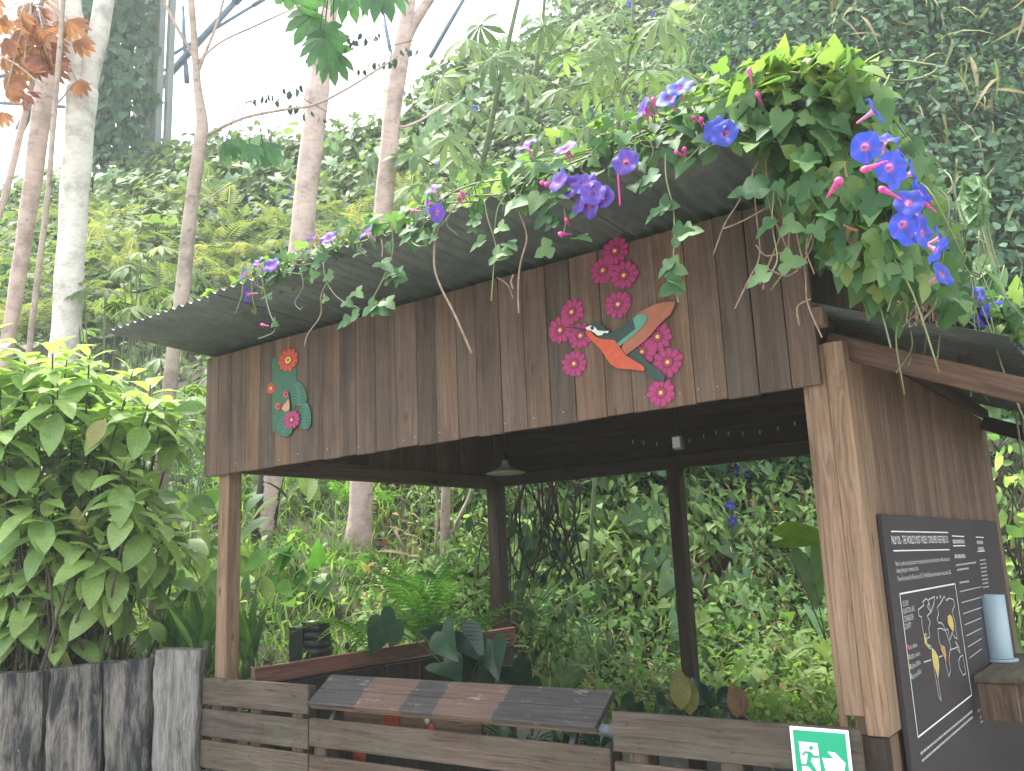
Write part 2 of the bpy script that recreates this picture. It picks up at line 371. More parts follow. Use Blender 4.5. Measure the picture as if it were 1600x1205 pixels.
def bark_mat(name, base, dark, spot=0.6, moss=None):
    m, nt, b = new_mat(name); g = attr(nt, 'gco').outputs['Vector']; tc = N(nt, 'ShaderNodeTexCoord').outputs['Object']
    r = ramp(nt, [tuple(x * .55 for x in base), base, tuple(min(.92, x * 1.22) for x in base)], [0.3, 0.5, 0.72]); nt.links.new(noise(nt, tc, 5.0, 6, 0.65), r.inputs[0])
    rings = ramp(nt, [(0.8, 0.78, 0.76), (1, 1, 1)], [0.36, 0.52]); nt.links.new(noise(nt, scaled(nt, g, (24, 7, 7)), 1.0, 6, .7), rings.inputs[0])
    c = mixc(nt, 0.7, r.outputs[0], rings.outputs[0], 'MULTIPLY')
    sp = ramp(nt, [(0, 0, 0), (1, 1, 1)], [spot, spot + 0.05]); nt.links.new(noise(nt, tc, 16.0, 5, .6), sp.inputs[0])
    c = mixc(nt, mth(nt, 'MULTIPLY', sp.outputs[0], 0.6), c, dark)
    if moss:
        z0, z1 = moss; sep = N(nt, 'ShaderNodeSeparateXYZ'); gm = N(nt, 'ShaderNodeNewGeometry'); nt.links.new(gm.outputs['Position'], sep.inputs[0])
        mr = N(nt, 'ShaderNodeMapRange'); mr.inputs[1].default_value = z0; mr.inputs[2].default_value = z1; mr.inputs[3].default_value = 0.40; mr.inputs[4].default_value = -0.5
        nt.links.new(sep.outputs[2], mr.inputs[0])
        nm = N(nt, 'ShaderNodeSeparateXYZ'); nt.links.new(g, nm.inputs[0])
        side = mth(nt, 'MULTIPLY', nm.outputs[1], 3.4)
        tot = mth(nt, 'ADD', mth(nt, 'ADD', mr.outputs[0], side), mth(nt, 'MULTIPLY', noise(nt, tc, 7.0, 6, .7), 0.9))
        k = ramp(nt, [(0, 0, 0), (1, 1, 1)], [0.50, 0.56]); nt.links.new(tot, k.inputs[0])
        c = mixc(nt, k.outputs[0], c, (0.022, 0.020, 0.016))
    nt.links.new(c, b.inputs['Base Color']); b.inputs['Roughness'].default_value = 0.8; b.inputs['Specular IOR Level'].default_value = 0.3
    ck = ramp(nt, [(0.45, 0.42, 0.4), (1, 1, 1)], [0.30, 0.40]); nt.links.new(noise(nt, scaled(nt, tc, (30, 30, 7)), 1.0, 8, .75), ck.inputs[0])
    nt.links.new(mixc(nt, 0.75, c, ck.outputs[0], 'MULTIPLY'), b.inputs['Base Color'])
    bump(nt, b, noise(nt, scaled(nt, g, (20, 30, 30)), 1.0, 8, .7), 0.6, 0.02)
    return m
M['bark_white'] = bark_mat('white_bark', (0.60, 0.575, 0.54), (0.30, 0.28, 0.25), 0.66)
M['bark_pink'] = bark_mat('pinkish_bark', (0.50, 0.385, 0.345), (0.22, 0.15, 0.12), 0.62)
M['bark_moss'] = bark_mat('pink_bark_with_dark_moss_at_the_foot', (0.54, 0.43, 0.39), (0.22, 0.17, 0.14), 0.64, (2.2, 4.6))
M['bark_grey'] = bark_mat('grey_brown_bark', (0.38, 0.31, 0.265), (0.16, 0.10, 0.08), 0.6)
M['green_stem'] = flat_mat('green_stem', (0.10, 0.14, 0.06), 0.55, var=.3)
M['vine_stem'] = flat_mat('vine_stem', (0.16, 0.19, 0.09), 0.6, var=.3)
M['dry_stem'] = flat_mat('dry_stem', (0.21, 0.155, 0.105), 0.85, var=.35, scale=40)
M['dark_stem'] = flat_mat('dark_stem', (0.05, 0.042, 0.03), 0.8, var=.3)
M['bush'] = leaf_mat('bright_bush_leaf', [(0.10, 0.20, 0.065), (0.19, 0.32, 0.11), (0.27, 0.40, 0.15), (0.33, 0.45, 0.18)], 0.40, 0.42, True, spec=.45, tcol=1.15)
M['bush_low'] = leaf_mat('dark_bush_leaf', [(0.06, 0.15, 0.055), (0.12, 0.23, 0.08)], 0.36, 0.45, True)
M['bush_old'] = leaf_mat('yellowed_bush_leaf', [(0.25, 0.27, 0.09), (0.30, 0.28, 0.12)], 0.35, 0.5, True)
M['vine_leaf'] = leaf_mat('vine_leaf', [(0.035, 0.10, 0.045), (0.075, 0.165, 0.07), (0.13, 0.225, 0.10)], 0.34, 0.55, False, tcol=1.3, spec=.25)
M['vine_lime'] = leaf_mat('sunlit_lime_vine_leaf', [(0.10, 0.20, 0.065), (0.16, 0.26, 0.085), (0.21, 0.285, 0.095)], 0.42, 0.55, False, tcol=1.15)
M['bank_leaf'] = leaf_mat('bank_leaf', [(0.045, 0.085, 0.035), (0.085, 0.14, 0.06), (0.11, 0.17, 0.075), (0.17, 0.21, 0.09)], 0.35, 0.6, spec=.2)
M['bank_near'] = leaf_mat('near_bank_leaf', [(0.055, 0.12, 0.05), (0.13, 0.23, 0.085), (0.20, 0.31, 0.115), (0.31, 0.39, 0.17)], 0.4, 0.55, spec=.25)
M['arrow'] = leaf_mat('arrowhead_leaf', [(0.09, 0.18, 0.09), (0.18, 0.28, 0.15)], 0.3, 0.5, False, spec=.3)
M['hedge'] = leaf_mat('hedge_leaf', [(0.022, 0.062, 0.042), (0.055, 0.115, 0.075), (0.11, 0.185, 0.12)], 0.25, 0.65, spec=.15)
M['fern_y'] = leaf_mat('yellow_green_fern', [(0.11, 0.15, 0.06), (0.185, 0.215, 0.09), (0.23, 0.225, 0.11)], 0.4, 0.5)
M['fern'] = leaf_mat('fern_leaf', [(0.05, 0.14, 0.03), (0.105, 0.22, 0.05)], 0.42, 0.5)
M['grass'] = leaf_mat('grass_blade', [(0.08, 0.165, 0.045), (0.15, 0.26, 0.08), (0.23, 0.32, 0.12)], 0.4, 0.55, spec=.2)
M['dry_blade'] = leaf_mat('dry_blade', [(0.16, 0.13, 0.08), (0.30, 0.25, 0.15), (0.12, 0.17, 0.06)], .2, .7, spec=.15)
M['dark_leaf'] = leaf_mat('deep_green_leaf', [(0.012, 0.045, 0.026), (0.028, 0.075, 0.04)], 0.15, 0.3, True, spec=.5)
M['palmate'] = leaf_mat('pale_palmate_leaf', [(0.10, 0.165, 0.08), (0.15, 0.225, 0.11), (0.20, 0.275, 0.13)], 0.35, 0.55, spec=.25)
M['hang_leaf'] = leaf_mat('hanging_canopy_leaf', [(0.06, 0.15, 0.08), (0.10, 0.21, 0.11)], 0.45, 0.45)
M['red_leaf'] = leaf_mat('red_autumn_leaf', [(0.33, 0.13, 0.10), (0.38, 0.18, 0.11), (0.38, 0.17, 0.15)], 0.4, 0.55, tcol=.8)
M['brown_leaf'] = leaf_mat('dry_brown_leaf', [(0.21, 0.11, 0.06), (0.34, 0.20, 0.12)], 0.2, 0.7)
M['lime_leaf'] = leaf_mat('big_lime_leaf', [(0.24, 0.42, 0.045), (0.27, 0.45, 0.06)], 0.45, 0.45, True)
M['soil'] = flat_mat('dark_soil', (0.045, 0.04, 0.026), 0.95, var=.4, scale=3)
M['paving'] = flat_mat('grey_paving', (0.22, 0.205, 0.18), 0.9, var=.2, scale=5)
M['steel'] = flat_mat('grey_blue_steel', (0.075, 0.125, 0.18), 0.5, 0.3); M['pillar'] = flat_mat('grey_green_steel', (0.16, 0.18, 0.17), 0.6, 0.1, scale=2)
M['creeper'] = leaf_mat('creeper_leaf', [(0.018, 0.06, 0.035), (0.04, 0.10, 0.06), (0.08, 0.15, 0.09)], .2, .6, spec=.2)
M['black_plastic'] = flat_mat('black_plastic', (0.018, 0.022, 0.026), 0.4)
M['enamel'] = flat_mat('cream_enamel', (0.55, 0.53, 0.44), 0.35, var=.06)
M['board_black'] = flat_mat('black_panel_print', (0.022, 0.017, 0.022), 0.55, var=.12, scale=3)
M['print_white'] = flat_mat('white_print', (0.62, 0.62, 0.62), 0.6, var=.05)
M['print_pale'] = flat_mat('pale_print', (0.44, 0.44, 0.45), 0.6, var=.05)
M['print_grey'] = flat_mat('grey_print', (0.30, 0.31, 0.32), 0.6, var=.05)
M['print_yellow'] = flat_mat('yellow_print', (0.44, 0.34, 0.09), 0.6, var=.05)
M['print_orange'] = flat_mat('orange_print', (0.36, 0.20, 0.09), 0.6, var=.05)
M['print_red'] = flat_mat('red_print', (0.5, 0.05, 0.08), 0.6, var=.05)
M['print_teal'] = flat_mat('teal_print', (0.05, 0.38, 0.28), 0.6, var=.05)
M['sign_green'] = flat_mat('exit_sign_green', (0.0, 0.30, 0.155), 0.35, var=.05)
M['sign_white'] = flat_mat('exit_sign_white', (0.78, 0.80, 0.80), 0.35, var=.03)
def paint(name, col): return flat_mat(name, col, 0.55, var=.12, scale=30)
M['p_mag'] = paint('magenta_paint', (0.30, 0.014, 0.11)); M['p_magd'] = paint('dark_magenta_paint', (0.10, 0.006, 0.035)); M['p_magc'] = paint('crimson_paint', (0.28, 0.012, 0.07))
M['p_yel'] = paint('yellow_paint', (0.60, 0.42, 0.06)); M['p_red'] = paint('red_paint', (0.46, 0.055, 0.02)); M['p_org'] = paint('orange_paint', (0.46, 0.065, 0.018))
M['p_brown'] = paint('rust_paint', (0.30, 0.095, 0.045)); M['p_teal'] = paint('teal_paint', (0.07, 0.24, 0.18)); M['p_dgreen'] = paint('dark_green_paint', (0.010, 0.036, 0.028))
M['p_green'] = paint('green_paint', (0.012, 0.085, 0.045)); M['p_lgreen'] = paint('leaf_green_paint', (0.018, 0.11, 0.065)); M['p_white'] = paint('white_paint', (0.62, 0.64, 0.64)); M['p_black'] = paint('black_paint', (0.012, 0.012, 0.014)); M['p_tan'] = paint('tan_paint', (0.42, 0.20, 0.12))
def flower_mat(name, limb, star, throat):
    m, nt, b = new_mat(name); out = nt.nodes['Material Output']
    sep = N(nt, 'ShaderNodeSeparateXYZ'); nt.links.new(attr(nt, 'gco').outputs['Vector'], sep.inputs[0])
    r = ramp(nt, [throat, throat, star, limb, tuple(x * 1.1 for x in limb)], [0, .14, .24, .42, 1]); nt.links.new(sep.outputs[0], r.inputs[0])
    stars = mth(nt, 'POWER', mth(nt, 'ABSOLUTE', mth(nt, 'COSINE', mth(nt, 'MULTIPLY', sep.outputs[1], 2.5))), 16.0)
    c = mixc(nt, mth(nt, 'MULTIPLY', stars, 0.55), r.outputs[0], star)
    nt.links.new(c, b.inputs['Base Color']); b.inputs['Roughness'].default_value = 0.6
    tr = N(nt, 'ShaderNodeBsdfTranslucent'); nt.links.new(c, tr.inputs[0]); ms = N(nt, 'ShaderNodeMixShader'); ms.inputs[0].default_value = 0.35
    nt.links.new(b.outputs[0], ms.inputs[1]); nt.links.new(tr.outputs[0], ms.inputs[2]); nt.links.new(ms.outputs[0], out.inputs[0])
    return m
M['fl_violet'] = flower_mat('violet_petal', (0.085, 0.052, 0.36), (0.20, 0.06, 0.33), (0.55, 0.22, 0.40))
M['fl_blue'] = flower_mat('blue_petal', (0.028, 0.060, 0.40), (0.12, 0.07, 0.38), (0.55, 0.24, 0.42))
M['fl_pink'] = flat_mat('magenta_bud', (0.46, 0.05, 0.24), 0.55, var=.35, scale=120)
# clear bottle
m_, nt_, b_ = new_mat('cloudy_plastic'); b_.inputs['Base Color'].default_value = (0.46, 0.60, 0.68, 1); b_.inputs['Roughness'].default_value = .3; b_.inputs['Alpha'].default_value = .55; M['cloudy'] = m_

# ------------------------------------------------------------------ terrain
def sms(a, b, x): t = np.clip((np.asarray(x, float) - a) / (b - a), 0, 1); return t * t * (3 - 2 * t)
_wv = [(rng.uniform(.25, 2.2), rng.uniform(0, 6.28), rng.uniform(0, 6.28)) for _ in range(26)]
def lumps(X, Y):
    z = 0
    for k, a, p in _wv: z = z + np.sin(k * (X * math.cos(a) + Y * math.sin(a)) + p) / (1 + k)
    return z * 0.19
def hill(X, Y):
    X = np.asarray(X, float); Y = np.asarray(Y, float)
    s = -.447 * X + .894 * Y - 3.2
    b = 1.7 - 1.25 * sms(-2.2, 1.2, X)
    low = b + np.where(s < 0, np.maximum(.21 * s, -0.75), 0)
    low = np.where((X > -1) & (s < 0), np.maximum(low, .25), low)
    m = 1.14 + .95 * sms(-1.5, 1.5, X) * sms(.5, 4, s)
    top = 9.1 + 9.5 * sms(-8.4, -5.0, X)
    sp = np.clip(s, 0, None); spc = np.minimum(sp, top)
    z = low + m * spc * spc / (spc + .6) - .15 * np.maximum(s - top, 0)
    return z + lumps(X, Y) * (0.15 + .85 * sms(0.3, 2.5, s))
def hill_n(X, Y, e=0.08):
    zx = (hill(X + e, Y) - hill(X - e, Y)) / (2 * e); zy = (hill(X, Y + e) - hill(X, Y - e)) / (2 * e)
    n = np.stack([-zx, -zy, np.ones_like(zx)], -1); return n / np.linalg.norm(n, axis=-1)[..., None]
WALL0 = np.array([-0.02, -0.12]); WALLD = nz([-0.76, -0.65])          # the retaining row of sleepers
def behind_wall(X, Y): return (WALLD[1] * (X - WALL0[0]) - WALLD[0] * (Y - WALL0[1])) > 0.1
def keep(X, Y):
    ok = ~((X > -.16) & (Y < 3.05) & (X < 3.97))
    ok &= ~((X >= 3.97) & (Y < 3.4))
    return ok & np.where(X < 0.2, behind_wall(X, Y), True)
def project(P):
    d = np.asarray(P) - CAM; z = d @ FV; z = np.where(z < .05, .05, z)
    return 800 + F_PX * (d @ RV) / z, 602.5 - F_PX * (d @ UV) / z, z
gx = np.arange(-40, 26, 0.3); gy = np.arange(-9, 34, 0.3); GX, GY = np.meshgrid(gx, gy, indexing='ij'); GZ = hill(GX, GY) - 0.03
mb = MB(); nyy = len(gy); K = keep(GX, GY); vv = np.stack([GX, GY, GZ], -1).reshape(-1, 3)
ff = [(i * nyy + j, (i + 1) * nyy + j, (i + 1) * nyy + j + 1, i * nyy + j + 1) for i in range(len(gx) - 1) for j in range(nyy - 1) if K[i, j] and K[i + 1, j] and K[i, j + 1] and K[i + 1, j + 1]]
mb.add(vv, ff, 0.5, None, 0, True); tag(mb.build('hillside', M['soil']), kind='structure')
mb = MB(); mb.add([(-60, -60, 0), (60, -60, 0), (60, 60, 0), (-60, 60, 0)], [(0, 1, 2, 3)]); tag(mb.build('ground', M['paving']), kind='structure')

# ------------------------------------------------------------------ the kiosk
W = 3.84; D = 2.95; ZB = 2.2
def zr(Y): return 3.012 - 0.04 * (Y + .66)          # underside of the roof sheets
KI = thing('timber_kiosk', (1.9, 1.45, 0), 'brown timber kiosk with corrugated metal roof and painted plank front', 'kiosk')
mb = MB(); x = 0.0
while x < W - 1e-6:
    wd = min(random.uniform(.125, .158), W - x)
    if W - x - wd < .07: wd = W - x
    dz = random.uniform(-.004, .004)
    mb.box((x + wd / 2, .011 + random.uniform(-.0015, .0015), (ZB + dz + zr(0) - .03) / 2), (wd - random.choice((.0016, .002, .004)), .022, zr(0) - .03 - ZB - dz), ch=.002, long=2); x += wd
FA = mb.build('front_fascia', M['plank'], KI)
# nail heads on the planks
for k in range(46):
    mb = MB()
    xx = .07 + k * .082; z = ZB + .045 + random.uniform(-.01, .012)
    if random.random() < .45: mb.tube([(xx, .003, z), (xx, -.003, z)], .0032, 6); mb.build('nail_head', M['print_grey'], FA)
mb = MB()                                              # left side fascia
for k in range(19):
    wd = .153; y = .024 + k * wd; mb.box((.012, y + wd / 2, (2.235 + zr(y) - .03) / 2), (.022, wd - .003, zr(y) - .03 - 2.235), ch=.002, long=2)
mb.box((.055, 1.5, 2.29), (.06, 2.8, .11)); mb.build('side_fascia', M['plank'], KI)
mb = MB()                                              # back boards
for k in range(4): mb.box((W / 2 + .002, D + .001, 2.32 + .122 * k), (W - .008, .022, .1208), ch=.001)
mb.box((W / 2 + .02, D - .06, 2.30), (W - .1, .06, .10)); mb.build('rear_fascia', M['dark_wood'], KI)
for (c, s, z0, z1, mt) in (((.16, .08), (.1, .1), 0.0, 2.9, 'cedar'), ((.085, D - .09), (.12, .12), 0, 2.28, 'dark_wood'), ((1.80, D - .07), (.10, .10), 0, 2.26, 'dark_wood'), ((3.80, D - .07), (.10, .10), 0, 2.26, 'dark_wood')):
    mb = MB(); mb.box((c[0], c[1], (z0 + z1) / 2), (s[0], s[1], z1 - z0), ch=.006, long=2); mb.build('post', M[mt], KI)
mb = MB()                                              # boxed corner column, right front
mb.box((3.766, .072, 1.4), (.03, .024, 1.66), ch=.003, long=2)
mb.box((3.817, .042, 1.69), (.072, .03, 1.335), ch=.003, long=2, rnd=.2)
mb.box((3.890, .041, 1.66), (.074, .032, 1.40), ch=.003, long=2, rnd=.9)
mb.box((3.9165, .16, 1.66), (.021, .20, 1.40), ch=.003, long=2, rnd=.5)
mb.box((3.85, .12, 1.15), (.1, .08, 2.3), ch=.003, long=2, rnd=.3)
mb.build('corner_column', M['cedar'], KI)
mb = MB(); mb.box((3.865, .055, .48), (.10, .05, .95), long=2); mb.build('post', M['dark_wood'], KI)
mb = MB(); y = .262
while y < 3.0:
    wd = random.uniform(.13, .16); mb.box((3.913, y + wd / 2, 1.18), (.024, wd - .004, 2.36), ch=.002, long=2); y += wd
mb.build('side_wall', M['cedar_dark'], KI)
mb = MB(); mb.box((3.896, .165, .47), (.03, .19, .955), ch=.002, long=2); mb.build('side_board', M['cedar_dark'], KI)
mb = MB(); y = .026
while y < 2.9:
    wd = random.uniform(.12, .15); mb.box((3.829, y + wd / 2, (2.33 + zr(y) - .03) / 2), (.022, wd - .004, zr(y) - .03 - 2.33), ch=.002, long=2); y += wd
mb.build('upper_side_wall', M['plank'], KI)
for xr in (.06, 1.27, 2.53, 3.78):                     # rafters under the sheets
    mb = MB(); mb.beam((xr, -.0 + .03, zr(.03) - .105), (xr, 3.1, zr(3.1) - .105), .045, .12); mb.build('rafter', M['dark_wood'], KI)
mb = MB(); mb.beam((3.93, -.69, zr(-.69) - .035), (3.93, 3.2, zr(3.2) - .035), .03, .07); mb.build('barge_rafter', M['pallet'], KI)
for yp in (.9, 1.9, 2.86):
    mb = MB(); mb.beam((.05, yp, zr(yp) - .025), (3.8, yp, zr(yp) - .025), .06, .045); mb.build('purlin', M['dark_wood'], KI)
def sheet(x0, x1, f, y0, y1, dz, axis='x', ny=7, per=.076, amp=.009):
    """corrugated sheet; ribs run along Y (axis x) or along X (axis y)"""
    a, b = (x0, x1) if axis == 'x' else (y0, y1)
    na = int((b - a) / per * 10); aa = np.linspace(a, b, na + 1); cc = np.linspace(*( (y0, y1) if axis == 'x' else (x0, x1)), ny)
    vv = []
    for c in cc:
        for q in aa:
            X_, Y_ = (q, c) if axis == 'x' else (c, q)
            vv.append((X_, Y_, f(X_, Y_) + dz + amp * math.sin(2 * math.pi * q / per) + amp))
    k = na + 1
    ff = [(i * k + j, i * k + j + 1, (i + 1) * k + j + 1, (i + 1) * k + j) for i in range(ny - 1) for j in range(na)]
    if axis == 'y': ff = [q[::-1] for q in ff]
    n = len(vv); th = .0012; v2 = [(p[0], p[1], p[2] + th) for p in vv]
    ed = [j for j in range(na)]
    fb = [q[::-1] for q in ff] ; ft = [tuple(i + n for i in q) for q in ff]
    rim = []
    for j in range(na):
        rim.append((j, j + 1, n + j + 1, n + j)); o = (ny - 1) * k; rim.append((o + j + 1, o + j, n + o + j, n + o + j + 1))
    mb = MB(); mb.add(vv + v2, fb + ft + rim, .5, None, 0, True); return mb
for i, (a, b) in enumerate(((-.03, 1.04), (.98, 2.06), (2.0, 3.08), (3.02, 4.12))):
    sheet(a, b, lambda X_, Y_: zr(Y_), -.66 - .012 * (i % 2), 3.35, .0028 * (i % 2)).build('roof_sheet', M['sheet'], KI)
mb = MB(); mb.box((4.112, 1.3, zr(1.3) + .005), (.012, 3.95, .09), R=None, ch=.002); mb.build('verge_flashing', M['sheet'], KI)
# lean-to over the information panel
def zl(X_, Y_): return 2.49 - .40 * (X_ - 3.844)
sheet(3.846, 4.475, zl, -.07, 2.95, .0, 'y', ny=4).build('lean_to_sheet', M['sheet'], KI)
mb = MB(); mb.beam((3.845, .11, 2.375), (4.62, .11, 2.375 - .445 * .775), .045, .085); mb.build('lean_to_rafter', M['brown_beam'], KI)
mb = MB(); mb.beam((3.935, 2.85, 2.33), (4.55, 2.85, 2.06), .045, .088); mb.build('lean_to_rafter', M['dark_wood'], KI)
mb = MB(); mb.box((4.30, 1.5, 2.235), (.045, 2.68, .05)); mb.build('lean_to_purlin', M['dark_wood'], KI)
mb = MB(); mb.box((3.955, 1.5, 2.38), (.045, 2.68, .05)); mb.build('lean_to_purlin', M['dark_wood'], KI)
mb = MB(); mb.box((3.87, -.02, 2.45), (.04, .05, .075)); mb.build('rafter_block', M['cedar_dark'], KI)

# painted decorations on the fascia
def fp(q, dy=0.0, org=(0, 0), sc=1.0): return on(org[0] + q[0] / sc, org[1] + q[1] / sc, 1, -.002 - dy)
NF = (0, -1, 0)
def ring(c, rx, rz, n=14, ang=0, tip=0.0):
    out = []
    for k in range(n):
        a = 2 * math.pi * k / n; u = math.cos(a) * rx; v = math.sin(a) * rz * (1 - tip * math.cos(a))
        out.append((c[0] + u * math.cos(ang) - v * math.sin(ang), c[1], c[2] + u * math.sin(ang) + v * math.cos(ang)))
    return out
def painted_flower(px, py, r, sx=1.0, cols=('p_mag', 'p_magd', 'p_magc', 'p_yel'), n=11, lab=None):
    c = on(px, py, 1, -.002); mb = MB(); ph = random.uniform(0, 6)
    def disc(rad, dy, mt, wob=0): mb.poly([(c[0] + math.cos(a) * rad * sx, c[1] - dy, c[2] + math.sin(a) * rad) for a in np.linspace(0, 2 * math.pi, 21)[:-1]], NF, .0006, mat=mt)
    for lay, (k0, dy) in enumerate(((0.5, 0.0), (0.0, .0022))):
        for k in range(n):
            a = ph + 2 * math.pi * (k + k0) / n; rr = r * random.uniform(.9, 1.05) * (1 if lay else .93); pw = r * .215
            for grow, d2, mt in ((1.0, 0.0, 1), (.80, .0011, 0)):
                pc = np.array([c[0], c[1] - dy - d2 - k * .00002, c[2]])
                pts = []
                for q in range(12):
                    b = 2 * math.pi * q / 12; u = rr * .66 + math.cos(b) * rr * .36 * (grow if grow == 1 else .88); v = math.sin(b) * pw * grow * (1 + .25 * math.cos(b))
                    pts.append((pc[0] + (u * math.cos(a) - v * math.sin(a)) * sx, pc[1], pc[2] + u * math.sin(a) + v * math.cos(a)))
                mb.poly(pts, NF, .0006, mat=mt)
    disc(r * .36, .0046, 1); disc(r * .29, .0054, 2); disc(r * .12, .0062, 3)
    o = mb.build('painted_flower', [M[q] for q in cols], FA)
    if lab: o['label'] = lab
    return o
C6 = ((840, 360), 4.154)
for (q, r) in (((505, 135), .064), ((427, 262), .065), ((563, 293), .066), ((525, 482), .064), ((225, 532), .062), ((150, 650), .064), ((282, 685), .063), ((240, 866), .063), ((782, 692), .064), ((680, 790), .062), ((848, 857), .066), ((804, 1055), .064)):
    painted_flower(840 + q[0] / 4.154, 360 + q[1] / 4.154, r, 1.1)
RED = ('p_red', 'p_magd', 'p_yel', 'p_magc')
def c5(q): return (300 + q[0] / 4, 480 + q[1] / 4)
def cpoly(mb, pts, org, sc, dy, mt, thick=.0012): mb.poly([fp(p, dy, org, sc) for p in pts], NF, thick, mat=mt)
mb = MB()                                              # painted frog on its stalk and leaves
cpoly(mb, [(503, 322), (553, 310), (560, 400), (655, 380), (655, 520), (640, 660), (560, 740), (530, 785), (503, 775)], (300, 480), 4, 0.0, 0)
def leafpoly(cx, cy, rx, ry, ang, dy):
    pts = []
    for k in range(26):
        a = 2 * math.pi * k / 26; u, v = math.cos(a) * rx, math.sin(a) * ry * (1 - .25 * math.sin(a))
        pts.append((cx + u * math.cos(ang) - v * math.sin(ang), cy + u * math.sin(ang) + v * math.cos(ang)))
    g = [(cx + (x - cx) * .95, cy + (y - cy) * .96) for x, y in pts]
    cpoly(mb, pts, (300, 480), 4, dy, 2); cpoly(mb, g, (300, 480), 4, dy + .0014, 1)
    for s_ in (-1, 1):
        for t in np.linspace(-.7, .7, 7):
            L = rx * .55 * math.sqrt(max(0.05, 1 - t * t)); y0 = t * ry
            pts2 = [(s_ * rx * .2, y0), (s_ * (rx * .2 + L), y0 - ry * .13), (s_ * (rx * .2 + L), y0 - ry * .13 + 7), (s_ * rx * .2, y0 + 5)]
            cpoly(mb, [(cx + u * math.cos(ang) - v * math.sin(ang), cy + u * math.sin(ang) + v * math.cos(ang)) for u, v in pts2], (300, 480), 4, dy + .0028, 2, .0005)
leafpoly(668, 560, 52, 80, -.1, .002); leafpoly(705, 702, 42, 88, .05, .006); leafpoly(583, 748, 50, 84, .25, .010)
cpoly(mb, [(548, 600), (570, 545), (600, 530), (610, 560), (605, 600), (612, 645), (585, 660), (560, 645)], (300, 480), 4, .012, 3)
cpoly(mb, [(560, 636), (582, 600), (604, 574), (611, 610), (610, 640), (586, 656)], (300, 480), 4, .0135, 4)
for (cx, cy, r) in ((586, 546, 17), (538, 620, 19)):
    for k, (rr, mt) in enumerate(((1.0, 5), (.55, 6), (.3, 2))): cpoly(mb, [(cx + math.cos(a) * r * rr * .85, cy + math.sin(a) * r * rr * 1.15) for a in np.linspace(0, 6.28, 15)[:-1]], (300, 480), 4, .0148 + .0014 * k, mt)
mb.build('painted_frog', [M[k] for k in ('p_green', 'p_lgreen', 'p_dgreen', 'p_green', 'p_tan', 'p_red', 'p_magc')], FA)
painted_flower(*c5((605, 332)), .072, 1.3, RED, 11, 'red painted flower above the frog')
painted_flower(*c5((497, 508)), .038, 1.05, RED, 9, 'small red painted flower')
_f = painted_flower(*c5((638, 706)), .055, 1.3, lab='magenta painted flower over the frog leaves')
for v_ in _f.data.vertices: v_.co.y -= .013
mb = MB()                                              # painted hummingbird
B = lambda pts, dy, mt: cpoly(mb, pts, *C6, dy + .004, mt)
B([(578, 818), (620, 785), (650, 770), (680, 820), (720, 860), (790, 905), (828, 950), (820, 986), (780, 975), (700, 935), (690, 880), (640, 850)], .0075, 0)
B([(640, 545), (700, 510), (770, 478), (840, 462), (892, 465), (885, 500), (862, 548), (832, 572), (790, 612), (740, 672), (690, 722), (640, 760), (575, 812), (545, 765)], .0090, 3)
B([(325, 625), (345, 605), (385, 597), (420, 615), (440, 640), (465, 665), (500, 662), (560, 615), (618, 574), (640, 640), (580, 692), (520, 740), (500, 712), (420, 707), (375, 682), (345, 655)], .0105, 0)
B([(618, 572), (650, 550), (690, 540), (714, 555), (705, 592), (670, 640), (610, 692), (540, 746), (520, 766), (517, 735), (562, 698), (637, 640)], .0120, 4)
B([(310, 652), (340, 650), (375, 690), (420, 706), (500, 712), (540, 765), (572, 812), (620, 840), (680, 875), (697, 896), (690, 914), (640, 906), (580, 901), (520, 896), (470, 866), (440, 820), (408, 770), (368, 730), (335, 700)], .0135, 2)
B([(312, 632), (345, 617), (370, 626), (390, 650), (440, 655), (463, 652), (456, 668), (430, 665), (418, 681), (390, 682), (370, 665), (345, 650), (320, 647)], .0150, 1)
B([(355 + 11 * math.cos(a), 634 + 13 * math.sin(a)) for a in np.linspace(0, 6.28, 13)[:-1]], .0165, 5)
B([(316, 640), (250, 630), (182, 626), (182, 631), (250, 640), (312, 655)], .0165, 5)
mb.build('painted_bird', [M[k] for k in ('p_dgreen', 'p_white', 'p_org', 'p_brown', 'p_teal', 'p_black')], FA)

# lamps and small fittings under the roof
def lathe(mb, prof, c, n=24, mat=0, sc=(1, 1)):
    vv = [(c[0] + r * math.cos(2 * math.pi * j / n) * sc[0], c[1] + r * math.sin(2 * math.pi * j / n) * sc[1], c[2] + z) for r, z in prof for j in range(n)]
    ff = [(i * n + j, i * n + (j + 1) % n, (i + 1) * n + (j + 1) % n, (i + 1) * n + j) for i in range(len(prof) - 1) for j in range(n)]
    mb.add(vv, ff, .5, None, mat, True)
for (px, py, z, lab) in ((790, 740, 2.33, 'round cream enamel dish lamp hanging near the rear left kiosk post'), (1246, 683, 2.42, 'round cream enamel dish lamp half hidden behind the corner column')):
    c = on(px, py, 2, z); t = thing('pendant_lamp', c, lab, 'lamp', 'dish lamps under the kiosk roof')
    mb = MB(); lathe(mb, [(.165, 0), (.168, .004), (.10, .03), (.05, .055), (.03, .085), (.028, .11), (.0, .112)], c); lathe(mb, [(.0, .104), (.045, .05), (.085, .025), (.162, -.001), (.165, 0)], c); mb.build('lamp_shade', M['enamel'], t)
    mb = MB(); mb.tube([c + (0, 0, .1), c + (0, 0, .16)], .022, 12); mb.build('socket', M['black_plastic'], t)
    mb = MB(); mb.tube([c + (0, 0, .15), (c[0], c[1], zr(c[1]) - .02)], .005, 6); mb.build('cord', M['black_plastic'], t)
c = on(1060, 692, 1, 2.2); t = thing('floodlight', c, 'small grey box floodlight fixed under the kiosk roof', 'light')
